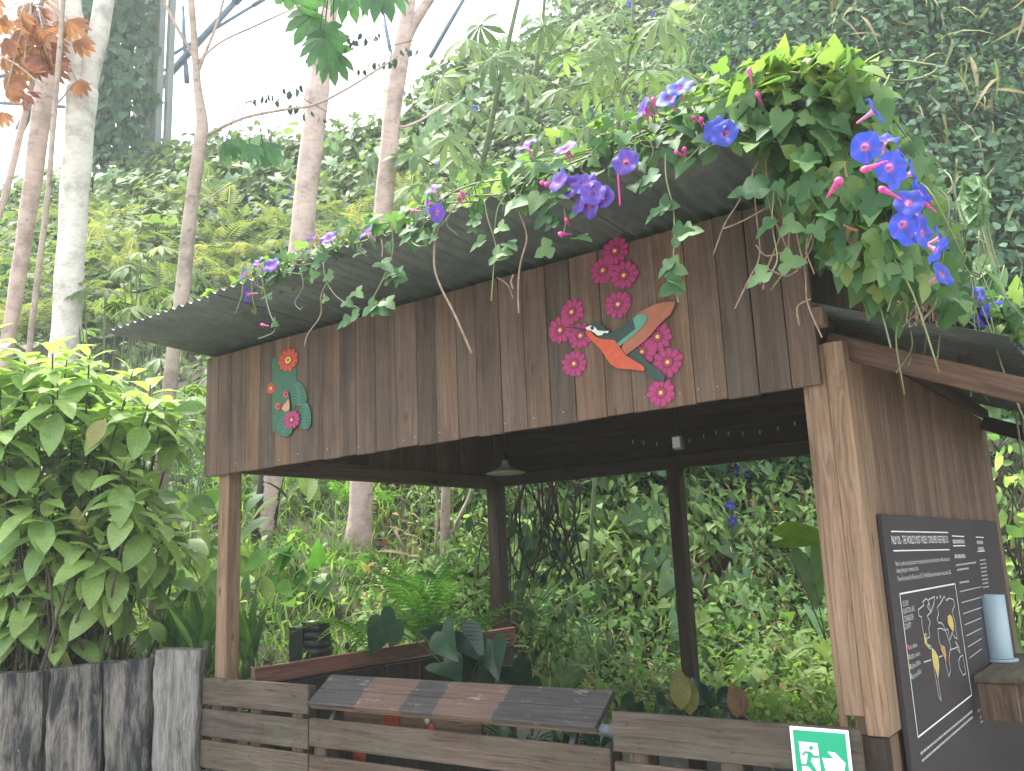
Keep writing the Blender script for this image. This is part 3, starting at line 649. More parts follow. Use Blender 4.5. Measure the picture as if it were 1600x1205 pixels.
mb = MB(); mb.box(c, (.07, .06, .09), ch=.008); mb.build('lamp_body', M['print_grey'], t)
mb = MB(); mb.box(c + (0, -.033, 0), (.055, .008, .07), ch=.003); mb.build('lens', M['sign_white'], t)
mb = MB(); mb.beam(c + (0, 0, .04), (c[0], c[1], zr(c[1])), .015, .015, up=(0, 1, 0)); mb.build('bracket', M['black_plastic'], t)
t = thing('fairy_lights', (2.6, 2.8, 2.5), 'string of tiny clear bulbs strung under the dark kiosk roof', 'string lights')
pts = [np.array([1.5 + k * .115, 2.80 - .05 * math.sin(k), 2.50 - .05 * abs(math.sin(k * .55))]) for k in range(20)]
mb = MB(); mb.tube(pts, .003, 5); mb.build('cable', M['black_plastic'], t)
for p in pts: mb = MB(); mb.tube([p, p - (0, 0, .012), p - (0, 0, .028), p - (0, 0, .034)], [.003, .0065, .006, .002], 6); mb.build('bulb', M['cloudy'], t)

# ------------------------------------------------------------------ slatted fronts, flap, exit sign
def pallet(name, x0, x1, tops, y, lab, cat, hs=.15, stiles=(.12, .5, .88), mt='pallet', dip=0):
    t = thing(name, ((x0 + x1) / 2, y, 0), lab, cat)
    for z in tops:
        mb = MB(); j = random.uniform(-.004, .004); mb.box(((x0 + x1) / 2, y, z - hs / 2 + j), (x1 - x0, .024, hs), ch=.004)
        for q in stiles:
            for dx_, dz_n in ((-.02, -.045), (.022, -hs + .04)): xn = x0 + (x1 - x0) * q + dx_ + random.uniform(-.006, .006); mb.tube([(xn, y - .0125, z + dz_n), (xn, y - .0145, z + dz_n)], .0042, 8, mat=1)
        o = mb.build('slat', [M[mt], M['black_plastic']], t)
    for q in stiles:
        mb = MB(); mb.box((x0 + (x1 - x0) * q, y + .062, max(tops) / 2 - .01), (.09, .095, max(tops) - .02), ch=.004, long=2); mb.build('stringer', M[mt], t)
    return t
pl = pallet('pallet_barrier', .05, .99, (1.005, .835, .66, .49, .32, .16), .0, 'weathered grey slatted panel below the left kiosk post', 'slatted panel')
gate = pallet('slatted_gate', 1.0, 2.835, (.84, .655, .47, .29), .0, 'long brown slatted gate under the hinged counter flap', 'gate', .14, (.03, .97))
pr = pallet('pallet_barrier', 2.86, 3.845, (.99, .80, .60, .40, .2), -.012, 'grey brown slatted panel behind the green exit sign', 'slatted panel', .155, (.1, .5, .86))
fl = thing('counter_flap', (1.9, .05, .98), 'tilted wooden counter flap with faded dark squares on its top', 'counter flap')
a0, a1 = np.array([1.005, -.02, .915]), np.array([2.78, -.02, .905]); r1 = np.array([0, .17, .125])
yv = nz(r1); zv = nz(np.cross((1, 0, 0), yv)); R_ = np.stack([np.array([1, 0, 0]), yv, zv], 1); L2 = np.linalg.norm(r1)
def flap_mat():
    m, nt, b = new_mat('faded_flap_boards'); g = attr(nt, 'gco').outputs['Vector']; tc = N(nt, 'ShaderNodeTexCoord').outputs['Generated']
    sep = N(nt, 'ShaderNodeSeparateXYZ'); nt.links.new(tc, sep.inputs[0])
    wob = mth(nt, 'MULTIPLY', noise(nt, scaled(nt, g, (14, 14, 14)), 1, 3), .018)
    k = ramp(nt, [(0, 0, 0), (1, 1, 1), (0, 0, 0), (1, 1, 1), (0, 0, 0)], [0, .2, .38, .5, .70], 'CONSTANT'); nt.links.new(mth(nt, 'ADD', sep.outputs[0], wob), k.inputs[0])
    fib = noise(nt, scaled(nt, g, (4, 70, 70)), 1, 5, .7)
    d = ramp(nt, [(.024, .022, .023), (.062, .056, .055)], [.35, .65]); l = ramp(nt, [(.080, .046, .034), (.14, .088, .068)], [.35, .65]); nt.links.new(fib, d.inputs[0]); nt.links.new(fib, l.inputs[0])
    c = mixc(nt, k.outputs[0], d.outputs[0], l.outputs[0])
    sc_ = ramp(nt, [(0, 0, 0), (1, 1, 1)], [.6, .68]); nt.links.new(noise(nt, scaled(nt, g, (9, 28, 28), (3, 8, 1)), 1, 6, .75), sc_.inputs[0])
    c = mixc(nt, mth(nt, 'MULTIPLY', sc_.outputs[0], .5), c, (.34, .32, .31))
    nt.links.new(c, b.inputs['Base Color']); b.inputs['Roughness'].default_value = .6; bump(nt, b, fib, .3, .003); return m
M['flap'] = flap_mat()
mb = MB()
for k in (0, 1):
    cc = (a0 + a1) / 2 + r1 * (.25 + .5 * k); mb.box(cc, (1.775, L2 / 2 - .003, .028), R=R_, ch=.003, long=0)
mb.build('flap_boards', M['flap'], fl)
mb = MB(); mb.box((a0 + a1) / 2 - zv * .02 + yv * .012, (1.77, .02, .016), R=R_, ch=.002, long=0); mb.build('front_lip', M['cedar_dark'], fl)
for xx in (1.12, 2.62):
    mb = MB(); mb.beam((xx, .03, .80), (xx, .13, .985), .03, .03); mb.build('bracket', M['black_plastic'], fl)
# exit sign
ORG, S8 = (1200, 1080), 1600 / 240
YS = -.03
def ep(q, dy=0): return on(ORG[0] + q[0] / S8, ORG[1] + q[1] / S8, 1, YS - dy)
tl, tr, bl = ep((226, 360)), ep((838, 408)), ep((265, 833))
ux = nz(tr - tl); uz = np.array([0, 0, -1.0]); wdt = np.linalg.norm(tr - tl); hgt = wdt * 1.02
def es(u, v, dy): return tl + ux * (u * wdt) + uz * (v * hgt) + np.array([0, -dy, 0])
ES = thing('exit_sign', tl + ux * wdt / 2 + uz * hgt, 'green and white running man exit sign with right arrow', 'exit sign')
def rrect(u0, v0, u1, v1, r, dy):
    pts = []
    for (cu, cv, a0_) in ((u0 + r, v0 + r, 180), (u1 - r, v0 + r, 270), (u1 - r, v1 - r, 0), (u0 + r, v1 - r, 90)):
        for k in range(5): a = math.radians(a0_ + k * 22.5); pts.append(es(cu + r * math.cos(a), cv + r * math.sin(a), dy))
    return pts
mb = MB(); mb.poly(rrect(0, 0, 1, 1, .02, 0), NF, .004); mb.build('sign_plate', M['sign_white'], ES)
mb = MB(); mb.poly(rrect(.055, .055, .945, .945, .015, .0045), NF, .0008); mb.build('green_field', M['sign_green'], ES)
def e2(q):                                             # crop pixel -> sign u,v
    p = ep(q); d = p - tl; return float(np.dot(d, ux) / wdt), float(np.dot(d, uz) / hgt)
def epoly(mb, pts, dy, extra=()): mb.poly([es(*e2(p), dy) for p in pts] + [es(u, v, dy) for u, v in extra], NF, .0006)
mb = MB(); epoly(mb, [(325, 520), (520, 538), (556, 833)], .006, [(.52, .93), (.165, .93)]); mb.build('white_door', M['sign_white'], ES)
mb = MB(); epoly(mb, [(568, 690), (690, 700), (622, 625), (700, 633), (812, 745)], .006, [(.80, .885), (.67, .87), (.775, .765), (.575, .745)]); mb.build('arrow', M['sign_white'], ES)
mb = MB()
epoly(mb, [(455 + 21 * math.cos(a), 587 + 23 * math.sin(a)) for a in np.linspace(0, 6.28, 17)[:-1]], .0072)
epoly(mb, [(385, 618), (445, 624), (472, 650), (452, 725), (432, 772), (402, 770), (414, 700), (418, 650)], .0072)
epoly(mb, [(388, 618), (358, 660), (374, 670), (402, 640), (425, 636)], .0078)
epoly(mb, [(448, 628), (490, 670), (536, 666), (536, 690), (480, 692), (440, 658)], .0078)
epoly(mb, [(412, 740), (398, 757), (322, 742), (318, 768), (425, 778)], .0078)
epoly(mb, [(425, 735), (456, 728), (530, 850), (505, 865), (425, 778)], .0084)
mb.build('running_man', M['sign_green'], ES)

# ------------------------------------------------------------------ information panel on the side wall
XB = 3.95
def bp(px, py, dx=0): return on(px, py, 0, XB + dx)
IP = thing('information_panel', (XB, 1.5, .4), 'black information panel with white text and world map on the side wall', 'information panel')
y0 = bp(1378, 803)[1]; y1 = bp(1557, 815)[1]; zt = 1.718
mb = MB(); mb.box((XB - .011, (y0 + y1) / 2, zt / 2 + .05), (.020, y1 - y0, zt - .1), ch=.002); mb.build('panel_board', M['board_black'], IP)
S9, O9 = 1134 / 400, (1200, 780)
def b9(q, dx=0): return bp(O9[0] + q[0] / S9, O9[1] + q[1] / S9, dx)
NX = (1, 0, 0)
def strip(mb, pts, wd, mat=0, closed=False):
    P = [b9(p, .001) if len(p) == 2 else np.array(p) for p in pts]
    if closed: P.append(P[0])
    for a, b in zip(P[:-1], P[1:]):
        d = nz(b - a); n = np.cross((1, 0, 0), d) * wd / 2; a, b = a - d * wd * .3, b + d * wd * .3
        mb.poly([a - n, b - n, b + n, a + n], NX, .0006, mat=mat)
mb = MB()
for a, b in (((545, 143), (797, 148)), ((555, 229), (803, 224)), ((815, 163), (868, 166)), ((820, 207), (873, 206)), ((920, 168), (955, 170)), ((928, 232), (960, 230))): strip(mb, [a, b], .005)
mb.build('ruled_lines', M['print_white'], IP)
def text(s, q0, q1, name, mat, hfac=1.0, bold=.0):
    bold = 0
    """a line of lettering lying on the board from crop point q0 to q1 (baseline)"""
    a, b = b9(q0, .0008), b9(q1, .0008)
    cu = bpy.data.curves.new('text', 'FONT'); cu.body = s; cu.extrude = .0; cu.offset = bold; cu.resolution_u = 2
    o = bpy.data.objects.new('text', cu); COL.objects.link(o)
    dg = bpy.context.evaluated_depsgraph_get(); me = bpy.data.meshes.new_from_object(o.evaluated_get(dg))
    bpy.data.objects.remove(o); bpy.data.curves.remove(cu)
    xs = [v.co.x for v in me.vertices]; wd = max(xs) or 1; sx = np.linalg.norm(b - a) / wd; d = nz(b - a); up = np.array([0, 0, 1.0])
    for v in me.vertices: v.co = V(a + d * v.co.x * sx + up * v.co.y * hfac)
    me.name = name; me.materials.clear(); me.materials.append(M[mat]); return link(name, me, IP)
text("PALM OIL - THE WORLD'S MOST WIDELY CONSUMED VEGETABLE OIL", (549, 200), (800, 193), 'title', 'print_white', .046)
text('Palm oil is used in many food products from chocolate to biscuits, and can also be found in non edible products such as', (566, 297), (806, 272), 'paragraph', 'print_pale', .027)
text('cleaning detergents, cosmetics, plastics.', (570, 327), (668, 314), 'paragraph', 'print_pale', .027)
text('The world consumed 62 million tonnes in 2015. The World Bank expects the number will at least double by 2050.', (575, 364), (812, 331), 'paragraph', 'print_pale', .027)
for i, s in enumerate(('OIL PALM', 'PLANTATION LAND', 'COVERAGE PER', 'COUNTRY')): text(s, (598 + i * 3, 477 + i * 34), ((622, 650, 646, 636)[i], (470, 495, 532, 568)[i]), 'map_title', 'print_pale', .030)
for i, (s, mt) in enumerate((('Over 1 million ha', 'print_red'), ('100,000 to 1 million ha', 'print_orange'), ('10,000 to 100,000 ha', 'print_yellow'), ('Less than 10,000 ha', 'print_teal'))):
    q = (624 + i * 5, 668 + i * 43); text(s, (q[0] + 3, q[1]), ((662, 674, 676, 680)[i], (652, 690, 730, 770)[i]), 'legend_text', 'print_pale', .024)
    mb = MB(); mb.poly([b9((q[0] - 5 + u, q[1] + v), .001) for u, v in ((0, 0), (6, -2), (3, -24), (-3, -22))], NX, .0006); mb.build('legend_mark', M[mt], IP)
mb = MB(); strip(mb, [(583, 420), (828, 375), (902, 868), (664, 1055)], .006, 0, True); mb.build('map_frame', M['print_white'], IP)
mb = MB(); S_ = lambda p, c=True: strip(mb, p, .0042, 0, c)
S_([(665, 490), (690, 470), (684, 456), (700, 440), (713, 455), (706, 478), (722, 500), (704, 518), (719, 545), (711, 570), (716, 610), (705, 618), (700, 596), (690, 602), (682, 560), (680, 522), (668, 517)])
S_([(711, 446), (737, 431), (735, 460), (722, 500), (715, 470)]); S_([(690, 602), (700, 615), (705, 645), (722, 650), (718, 664), (708, 655), (694, 638)])
S_([(724, 660), (740, 675), (753, 700), (757, 742), (752, 792), (757, 830), (767, 893), (755, 872), (744, 800), (735, 745), (727, 708)])
S_([(752, 575), (756, 622), (765, 652), (776, 657), (782, 700), (790, 742), (801, 787), (808, 760), (801, 702), (809, 652), (796, 612), (785, 582), (765, 572)])
S_([(756, 552), (748, 530), (756, 508), (749, 480), (764, 460), (780, 430), (790, 450), (802, 438), (821, 446), (826, 472), (815, 498), (827, 540), (832, 582), (838, 620), (826, 612), (815, 590), (806, 625), (800, 600), (797, 575), (785, 580), (776, 558), (764, 545)])
S_([(830, 630), (845, 655), (851, 682), (838, 662)]); S_([(850, 700), (862, 690), (870, 735), (876, 772), (864, 780), (848, 748), (844, 718)]); S_([(745, 438), (750, 432), (751, 440)]); S_([(760, 428), (766, 432), (763, 440)])
S_([(690, 722), (722, 712)], False); S_([(757, 700), (772, 694)], False); S_([(806, 668), (842, 655)], False)
mb.build('map_outline', M['print_pale'], IP)
for p in ([(690, 602), (700, 615), (705, 645), (716, 650), (712, 660), (696, 640)], [(724, 662), (740, 676), (753, 700), (756, 742), (752, 795), (746, 770), (735, 740), (728, 708)], [(795, 520), (806, 511), (816, 525), (823, 560), (821, 590), (808, 572), (797, 552)]): mb = MB(); mb.poly([b9(q, .002) for q in p], NX, .0006); mb.build('map_region', M['print_yellow'], IP)
mb = MB(); mb.poly([b9(q, .002) for q in [(764, 645), (782, 652), (789, 690), (788, 728), (780, 702), (766, 668)]], NX, .0006); mb.build('map_region', M['print_orange'], IP)
def dashes(mb, q0, q1, wd=.016, n=9):                  # lettering too small to read: broken bars
    a, b = b9(q0, .001), b9(q1, .001); t = 0
    while t < 1:
        L = random.uniform(.5, 1.6) / n; u0, u1 = t, min(1, t + L); t = u1 + .25 / n
        p, q = a + (b - a) * u0, a + (b - a) * u1; z = np.array([0, 0, wd / 2]); mb.poly([p - z, q - z, q + z, p + z], NX, .0006)
for q0, q1, wd in (((818, 188), (870, 188), .03), ((826, 254), (874, 252), .03), ((833, 293), (922, 280), .014), ((838, 314), (888, 306), .014), ((848, 370), (890, 364), .014), ((925, 192), (952, 192), .03), ((930, 220), (956, 220), .03)): mb = MB(); dashes(mb, q0, q1, wd * .62, 9); mb.build('small_print', M['print_grey'], IP)
mb = MB()
for k in range(8): dashes(mb, (938 + k * 2, 272 + k * 17), (964 + k * 2, 268 + k * 17), .008, 5)
mb.build('small_print', M['print_grey'], IP)
for k in range(7): mb = MB(); dashes(mb, (850 + k * 7, 410 + k * 49), (945, 388 + k * 46), .005, 1); mb.build('timeline_rule', M['print_grey'], IP)
for q0, q1 in (((676, 1128), (905, 938)), ((682, 1160), (906, 965)), ((928, 940), (965, 912)), ((938, 968), (1025, 905)), ((940, 990), (1030, 922))): mb = MB(); dashes(mb, q0, q1, .009, 30); mb.build('small_print', M['print_grey'], IP)
# ledge with a plastic tube on it
SH = thing('wall_ledge', (4.06, 1.75, 1.0), 'small weathered wooden ledge on a bracket in front of the black panel', 'ledge')
mb = MB(); mb.box((4.065, 1.87, .985), (.21, 1.0, .03), ch=.004); mb.build('shelf_board', M['pallet'], SH)
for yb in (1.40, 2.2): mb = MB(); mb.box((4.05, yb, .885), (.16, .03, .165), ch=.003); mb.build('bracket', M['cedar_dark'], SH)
c = on(1563, 1033, 2, 1.002); c[0] = min(c[0], 4.14)
TB = thing('plastic_tube', c, 'tall cloudy blue plastic tube standing on the wooden ledge', 'tube')
mb = MB(); lathe(mb, [(0, .012), (.062, .012), (.064, .02), (.064, .33), (.060, .33), (.058, .02), (0, .018)], c, 20); mb.build('tube_wall', M['cloudy'], TB)
mb = MB(); lathe(mb, [(0, 0), (.085, 0), (.085, .012), (.064, .012)], c, 20); mb.build('tube_base', M['cloudy'], TB)

# ------------------------------------------------------------------ sleepers retaining the left bed
def sleeper(px0, px1, ptop0, ptop1, seed, mt, lab, lean=0.0):
    n = np.array([WALLD[1], -WALLD[0], 0]); p0 = np.array([*WALL0, 0])
    a, b = onp(px0, ptop0, p0, n), onp(px1, ptop1, p0, n)
    xd = nz([b[0] - a[0], b[1] - a[1], 0]); wd = np.linalg.norm((b - a)[:2]); yd = np.array([-xd[1], xd[0], 0])
    nu, nv, nd = 16, 44, 6; th = .15
    rr = random.Random(seed); off = rr.uniform(0, 90)
    vv, gg, ff = [], [], []
    crack = [(rr.uniform(.2, .8), rr.uniform(.004, .012)) for _ in range(3)]
    def P(u, v, d):                                    # u across, v up, d depth
        top = a[2] * (1 - u) + b[2] * u + .012 * mnoise.noise((u * 5 + off, d * 4, 1)); z = v * top
        ex = .018 * mnoise.noise((z * 2.2 + off, d * 3, u * 2)) + .008 * mnoise.noise((z * 9 + off, u, 4))
        q = np.array([a[0], a[1], 0]) + xd * (u * wd + ex * (1.6 if u in (0, 1) else 1) + lean * (z - 1)) + yd * (d * th)
        dd = .016 * mnoise.noise((u * 3.5 + off, z * 1.6, 7)) + .007 * mnoise.noise((u * 22 + off, z * 3.5, 2))
        if d == 0:
            for cu, cw in crack:
                cc = cu + .05 * mnoise.noise((z * 1.5 + off, cu * 9, 3)); dd += .035 * math.exp(-((u - cc) / cw / 2) ** 2) * (.5 + .5 * mnoise.noise((z * 3, cu * 30, off)))
            e = min(u, 1 - u); dd += .018 * max(0, 1 - e / .06) ** 2
        q = q + yd * dd + np.array([0, 0, z]); return q, (z + off, u * wd, d * th)
    def grid(fn, n1, n2, flip=False):
        base = len(vv)
        for i in range(n1 + 1):
            for j in range(n2 + 1): q, g = fn(i / n1, j / n2); vv.append(q); gg.append(g)
        for i in range(n1):
            for j in range(n2):
                f = (base + i * (n2 + 1) + j, base + (i + 1) * (n2 + 1) + j, base + (i + 1) * (n2 + 1) + j + 1, base + i * (n2 + 1) + j + 1); ff.append(f[::-1] if flip else f)
    grid(lambda s_, t_: P(s_, t_, 0), nu, nv); grid(lambda s_, t_: P(1, t_, s_), nd, nv); grid(lambda s_, t_: P(0, t_, s_), nd, nv, True)
    grid(lambda s_, t_: P(s_, 1, t_), nu, nd); grid(lambda s_, t_: P(s_, t_, 1), 2, 4, True)
    mb = MB(); mb.add(vv, ff, rr.random(), gg, 0, True); o = mb.build('timber_sleeper', M[mt]); tag(o, lab, 'sleeper', 'upright sleepers edging the planted bed'); return o
sleeper(-66, 67, 1056, 1051, 1, 'sleeper_a', 'grey upright sleeper at the left edge of the row, lowest top')
sleeper(77, 154, 1046, 1037, 2, 'sleeper_a', 'black charred upright sleeper with a pale right edge', -.02)
sleeper(163, 233, 1037, 1030, 8, 'sleeper_a', 'grey upright sleeper with a sloping top beside the silver one', -.03)
sleeper(243, 309, 1015, 1017, 4, 'sleeper_b', 'tallest silver grey sleeper next to the slatted panel', .0)
for k in range(4): sleeper(-145 - k * 84, -68 - k * 84, 1052, 1054, 20 + k, 'sleeper_a', 'grey weathered sleeper further along the row of the bed edge')

# ------------------------------------------------------------------ trees (trunk > bark tube, limbs, crown above the frame)
def ground_pt(px, py, d0=4.0, d1=40.0):
    r = ray(px, py); t = d0
    while t < d1:
        p = CAM + r * t
        if p[2] < float(hill(p[0], p[1])): return p, t
        t += .03
    return CAM + r * d1, d1
def smooth_path(pts, k=6):
    P = [np.asarray(p, float) for p in pts]; P = [2 * P[0] - P[1]] + P + [2 * P[-1] - P[-2]]; out = []
    for i in range(1, len(P) - 2):
        for t in np.linspace(0, 1, k, endpoint=False):
            a, b, c, d = P[i - 1], P[i], P[i + 1], P[i + 2]
            out.append(.5 * (2 * b + (c - a) * t + (2 * a - 5 * b + 4 * c - d) * t * t + (3 * b - a - 3 * c + d) * t ** 3))
    out.append(P[-2]); return np.array(out)
def leaf_cloud(center, rad, n, lsize, mat, parent, tmpl=T_OV3, name='crown', lmp=9):
    """leaves clustered around random clump centres within an ellipsoid"""
    c = np.asarray(center); rad = np.asarray(rad)
    cl = rng.normal(size=(lmp, 3)); cl /= np.linalg.norm(cl, axis=1)[:, None]; cl *= rng.random((lmp, 1)) ** .4
    P = (cl[rng.integers(0, lmp, n)] + rng.normal(size=(n, 3)) * .2) * rad + c
    xd = rng.normal(size=(n, 3)); xd[:, 2] -= .5; nd = rng.normal(size=(n, 3)) * .6 + (0, 0, 1)
    return leafmesh(name, tmpl, P, xd, nd, rng.uniform(.7, 1.3, n) * lsize, mat, parent)
def tree(lab, mat, path, wpx, depth, limbs=(), crown=None, base_py=None, group='tall bare trunks behind the kiosk', up=(0, 0, 2.6), lean=None):
    """path: photo pixels from low to high; the trunk is carried down to the ground and on above the frame"""
    P = [at(x, y, depth) for x, y in path]; rd = [w_ * .5 * depth / F_PX for w_ in wpx]
    d = nz(P[0] - P[1]); d = nz(d + np.array([0, 0, -.6])); low = P[0].copy()
    ext = []
    for _ in range(60):
        if low[2] < float(hill(low[0], low[1])) - .25: break
        low = low + d * .25; ext.append(low)
    ext = ext[::-3][:: 1] if len(ext) > 3 else ext[::-1]
    allp = list(ext) + P; allr = [rd[0] * (1.0 + .12 * (len(ext) - i) / max(1, len(ext)) + (.55 if i == 0 else .15 if i == 1 else 0)) for i in range(len(ext))] + rd
    base = allp[0]
    t = thing('tree', base, lab, 'tree', group)
    top = allp[-1] + nz(allp[-1] - allp[-2]) * np.linalg.norm(up); allp.append(top); allr.append(rd[-1] * .75)
    sp = smooth_path(allp, 5); rr = np.interp(np.linspace(0, len(allp) - 1, len(sp)), range(len(allp)), allr)
    mb = MB(); mb.tube(sp, rr, 16, wob=.16); tr = mb.build('trunk', M[mat], t)
    for pts, ws in limbs:
        Q = [at(x, y, depth + (q[2] if len(q) > 2 else 0)) for q in pts for x, y in [q[:2]]]; s2 = smooth_path(Q, 5)
        r2 = np.interp(np.linspace(0, len(Q) - 1, len(s2)), range(len(Q)), [w_ * .5 * depth / F_PX for w_ in ws]); mb = MB(); mb.tube(s2, r2, 10, wob=.12); mb.build('branch', M[mat], t)
    if crown:
        cm, n, ls, rad = crown; leaf_cloud(top + np.array([0, 0, .7]), rad, n, ls, M[cm], t)
    return t
TA = tree('thick white trunk that forks into two pale limbs', 'bark_white', [(96, 620), (103, 510), (112, 380), (121, 250), (126, 180), (128, 140)], [44, 43, 42, 42, 44, 46], 8.2,
     limbs=[([(129, 150), (120, 85), (112, 20), (108, -40), (100, -110)], [36, 34, 32, 30, 24]), ([(128, 158), (142, 105), (155, 45), (164, -10), (176, -90)], [34, 31, 30, 28, 24])], up=(0, 0, .05), crown=None)
leaf_cloud(at(140, -420, 8.4), (1.6, 1.6, 1.0), 420, .2, M['hang_leaf'], TA)
tree('pinkish leaning trunk left of the white forked trunk', 'bark_pink', [(8, 560), (26, 450), (44, 330), (58, 230), (70, 140), (84, 40), (92, -20)], [19, 22, 25, 28, 31, 32, 30], 8.8, crown=('hang_leaf', 300, .2, (1.4, 1.4, .9)))
tree('slender brown stem between the pinkish and white trunks', 'bark_grey', [(44, 560), (58, 440), (72, 330), (84, 190), (92, 90), (100, -20)], [9, 9, 9, 8, 8, 7], 7.4, limbs=[([(87, 160), (60, 130), (24, 100), (-20, 78)], [4, 3.4, 3, 2.5]), ([(86, 165), (100, 150), (112, 132)], [4, 3, 2])])
tree('thin pale stem crossing at the left edge', 'bark_pink', [(-14, 370), (4, 320), (22, 250), (40, 175), (52, 120), (62, 60), (66, -20)], [9, 10, 10, 9, 8, 7, 7], 8.0)
tree('thin grey trunk rising behind the left end of the kiosk roof', 'bark_grey', [(236, 1015), (246, 860), (256, 700), (272, 545), (284, 465), (299, 320), (312, 230), (316, 190), (308, 130), (303, 60), (297, -20)], [21, 21, 22, 22, 22, 20, 20, 17, 12, 11, 10], 6.6,
     limbs=[([(309, 100), (297, 78), (275, 40), (250, -10)], [7, 6, 5, 4]), ([(311, 108), (322, 80), (338, 40), (352, -10)], [6, 5, 4, 4]), ([(315, 215), (345, 200), (385, 183), (440, 172), (490, 164), (540, 140), (585, 112), (622, 88)], [6, 5.5, 5, 4.5, 4, 4, 3.5, 3]), ([(300, 330), (340, 300), (372, 282)], [3, 2.6, 2]), ([(310, 96), (345, 66), (400, 40), (470, 8)], [4, 3.4, 3, 2.4])])
tree('pink trunk with dark moss at its foot, seen above and below the roof', 'bark_moss', [(404, 880), (420, 770), (440, 640), (456, 500), (470, 385), (482, 270), (492, 185), (500, 110), (512, 30), (520, -30)], [36, 36, 36, 36, 36, 36, 36, 30, 26, 24], 9.2,
     limbs=[([(489, 210), (484, 170), (488, 130), (497, 95)], [22, 20, 18, 14])], crown=('hang_leaf', 380, .22, (1.6, 1.6, 1.0)))
tree('grey pink trunk with a forked top, right of the mossy one', 'bark_pink', [(575, 560), (586, 440), (598, 340), (606, 250), (614, 170), (624, 100), (634, 40), (640, -20)], [30, 30, 30, 28, 27, 27, 26, 22], 9.0,
     limbs=[([(630, 75), (642, 45), (658, 18), (676, -8), (700, -50)], [18, 17, 16, 14, 12]), ([(612, 200), (640, 196), (672, 180), (700, 160)], [5, 4, 3, 2.5])], crown=('hang_leaf', 380, .22, (1.6, 1.6, 1.0)))
tree('slim vine wrapped trunk seen through the kiosk opening', 'bark_grey', [(694, 880), (696, 800), (698, 740), (705, 640), (704, 600)], [15, 15, 14, 13, 12], 8.6, up=(0, 0, .25), limbs=[([(690, 872), (712, 820), (735, 770), (742, 720)], [7, 6, 5, 4]), ([(680, 860), (684, 800), (676, 740)], [4, 4, 3])])

# red leaves top left, hanging canopy leaves
def sprig(name, lab, cat, pts, depth, tmpl, size, mat, stem='dark_stem', drop=.7, stemr=.004, group=None):
    t = thing(name, at(*pts[0][:2], depth), lab, cat, group); P, X_, N_ = [], [], []; mb = MB()
    hub = at(*np.mean([p[:2] for p in pts], 0), depth) + np.array([0, 0, .35])
    for q in pts:
        p = at(q[0], q[1], depth + random.uniform(-.3, .3)); mb.tube(smooth_path([hub, (hub + p) / 2 + np.array([0, 0, .1]), p], 4), stemr, 5)
        P.append(p); X_.append((random.uniform(-.6, .6), random.uniform(-.6, .6), -drop)); N_.append(tuple(-FV + rng.normal(size=3) * .35 + np.array([0, 0, .4])))
    mb.build('stem', M[stem], t); leafmesh('leaves', tmpl, P, X_, N_, rng.uniform(.8, 1.2, len(P)) * size, M[mat], t); return t
RL = [(random.gauss(50, 36), random.gauss(60, 42)) for _ in range(34)] + [(30, 10), (5, 30), (8, 60), (25, 70), (62, 85), (80, 90), (45, 30), (88, 40), (12, 140), (3, 175)]
sprig('red_leaf_branch', 'branch of red orange palmate leaves in the top left corner', 'leafy branch', RL, 7.7, T_PALM7, .19, 'red_leaf', 'bark_grey')
sprig('hanging_leaf_branch', 'large green hanging leaves at the top between the pink trunks', 'leafy branch', [(478, -25), (492, 20), (455, 0), (500, 45), (505, 70), (545, -22), (560, -30), (575, -40), (600, -30), (615, -40), (448, -25), (520, 80), (505, 60)], 6.9, T_PALM7, .30, 'hang_leaf')
sprig('hanging_leaf_branch', 'bunch of broad leaves drooping from the thin trunk near the roof', 'leafy branch', [(352, 222), (372, 216), (410, 222), (426, 232), (390, 225)], 6.7, T_PALM7, .19, 'hang_leaf')
P_, X_, N_ = [], [], []
t = thing('seed_pod_twigs', at(500, 140, 7.2), 'fine twigs hung with small dark drooping leaves against the sky', 'leafy branch'); mb = MB()
for (x0, y0), (x1, y1), n in (((400, 150), (480, 120), 9), ((480, 90), (560, 60), 12), ((530, 60), (600, 40), 10), ((560, 105), (660, 60), 12), ((410, 140), (520, 180), 10)):
    a, b = at(x0, y0, 7.2), at(x1, y1, 7.1); mb.tube([a, (a + b) / 2 + (0, 0, .06), b], .003, 5)
    for k in range(n):
        p = a + (b - a) * (k / n) + np.array([0, 0, -random.uniform(0, .08)]); P_.append(p); X_.append((random.uniform(-.3, .3), random.uniform(-.3, .3), -1)); N_.append(tuple(rng.normal(size=3)))
mb.build('twig', M['dark_stem'], t); leafmesh('leaves', T_OV3, P_, X_, N_, rng.uniform(.06, .10, len(P_)), M['dark_leaf'], t)

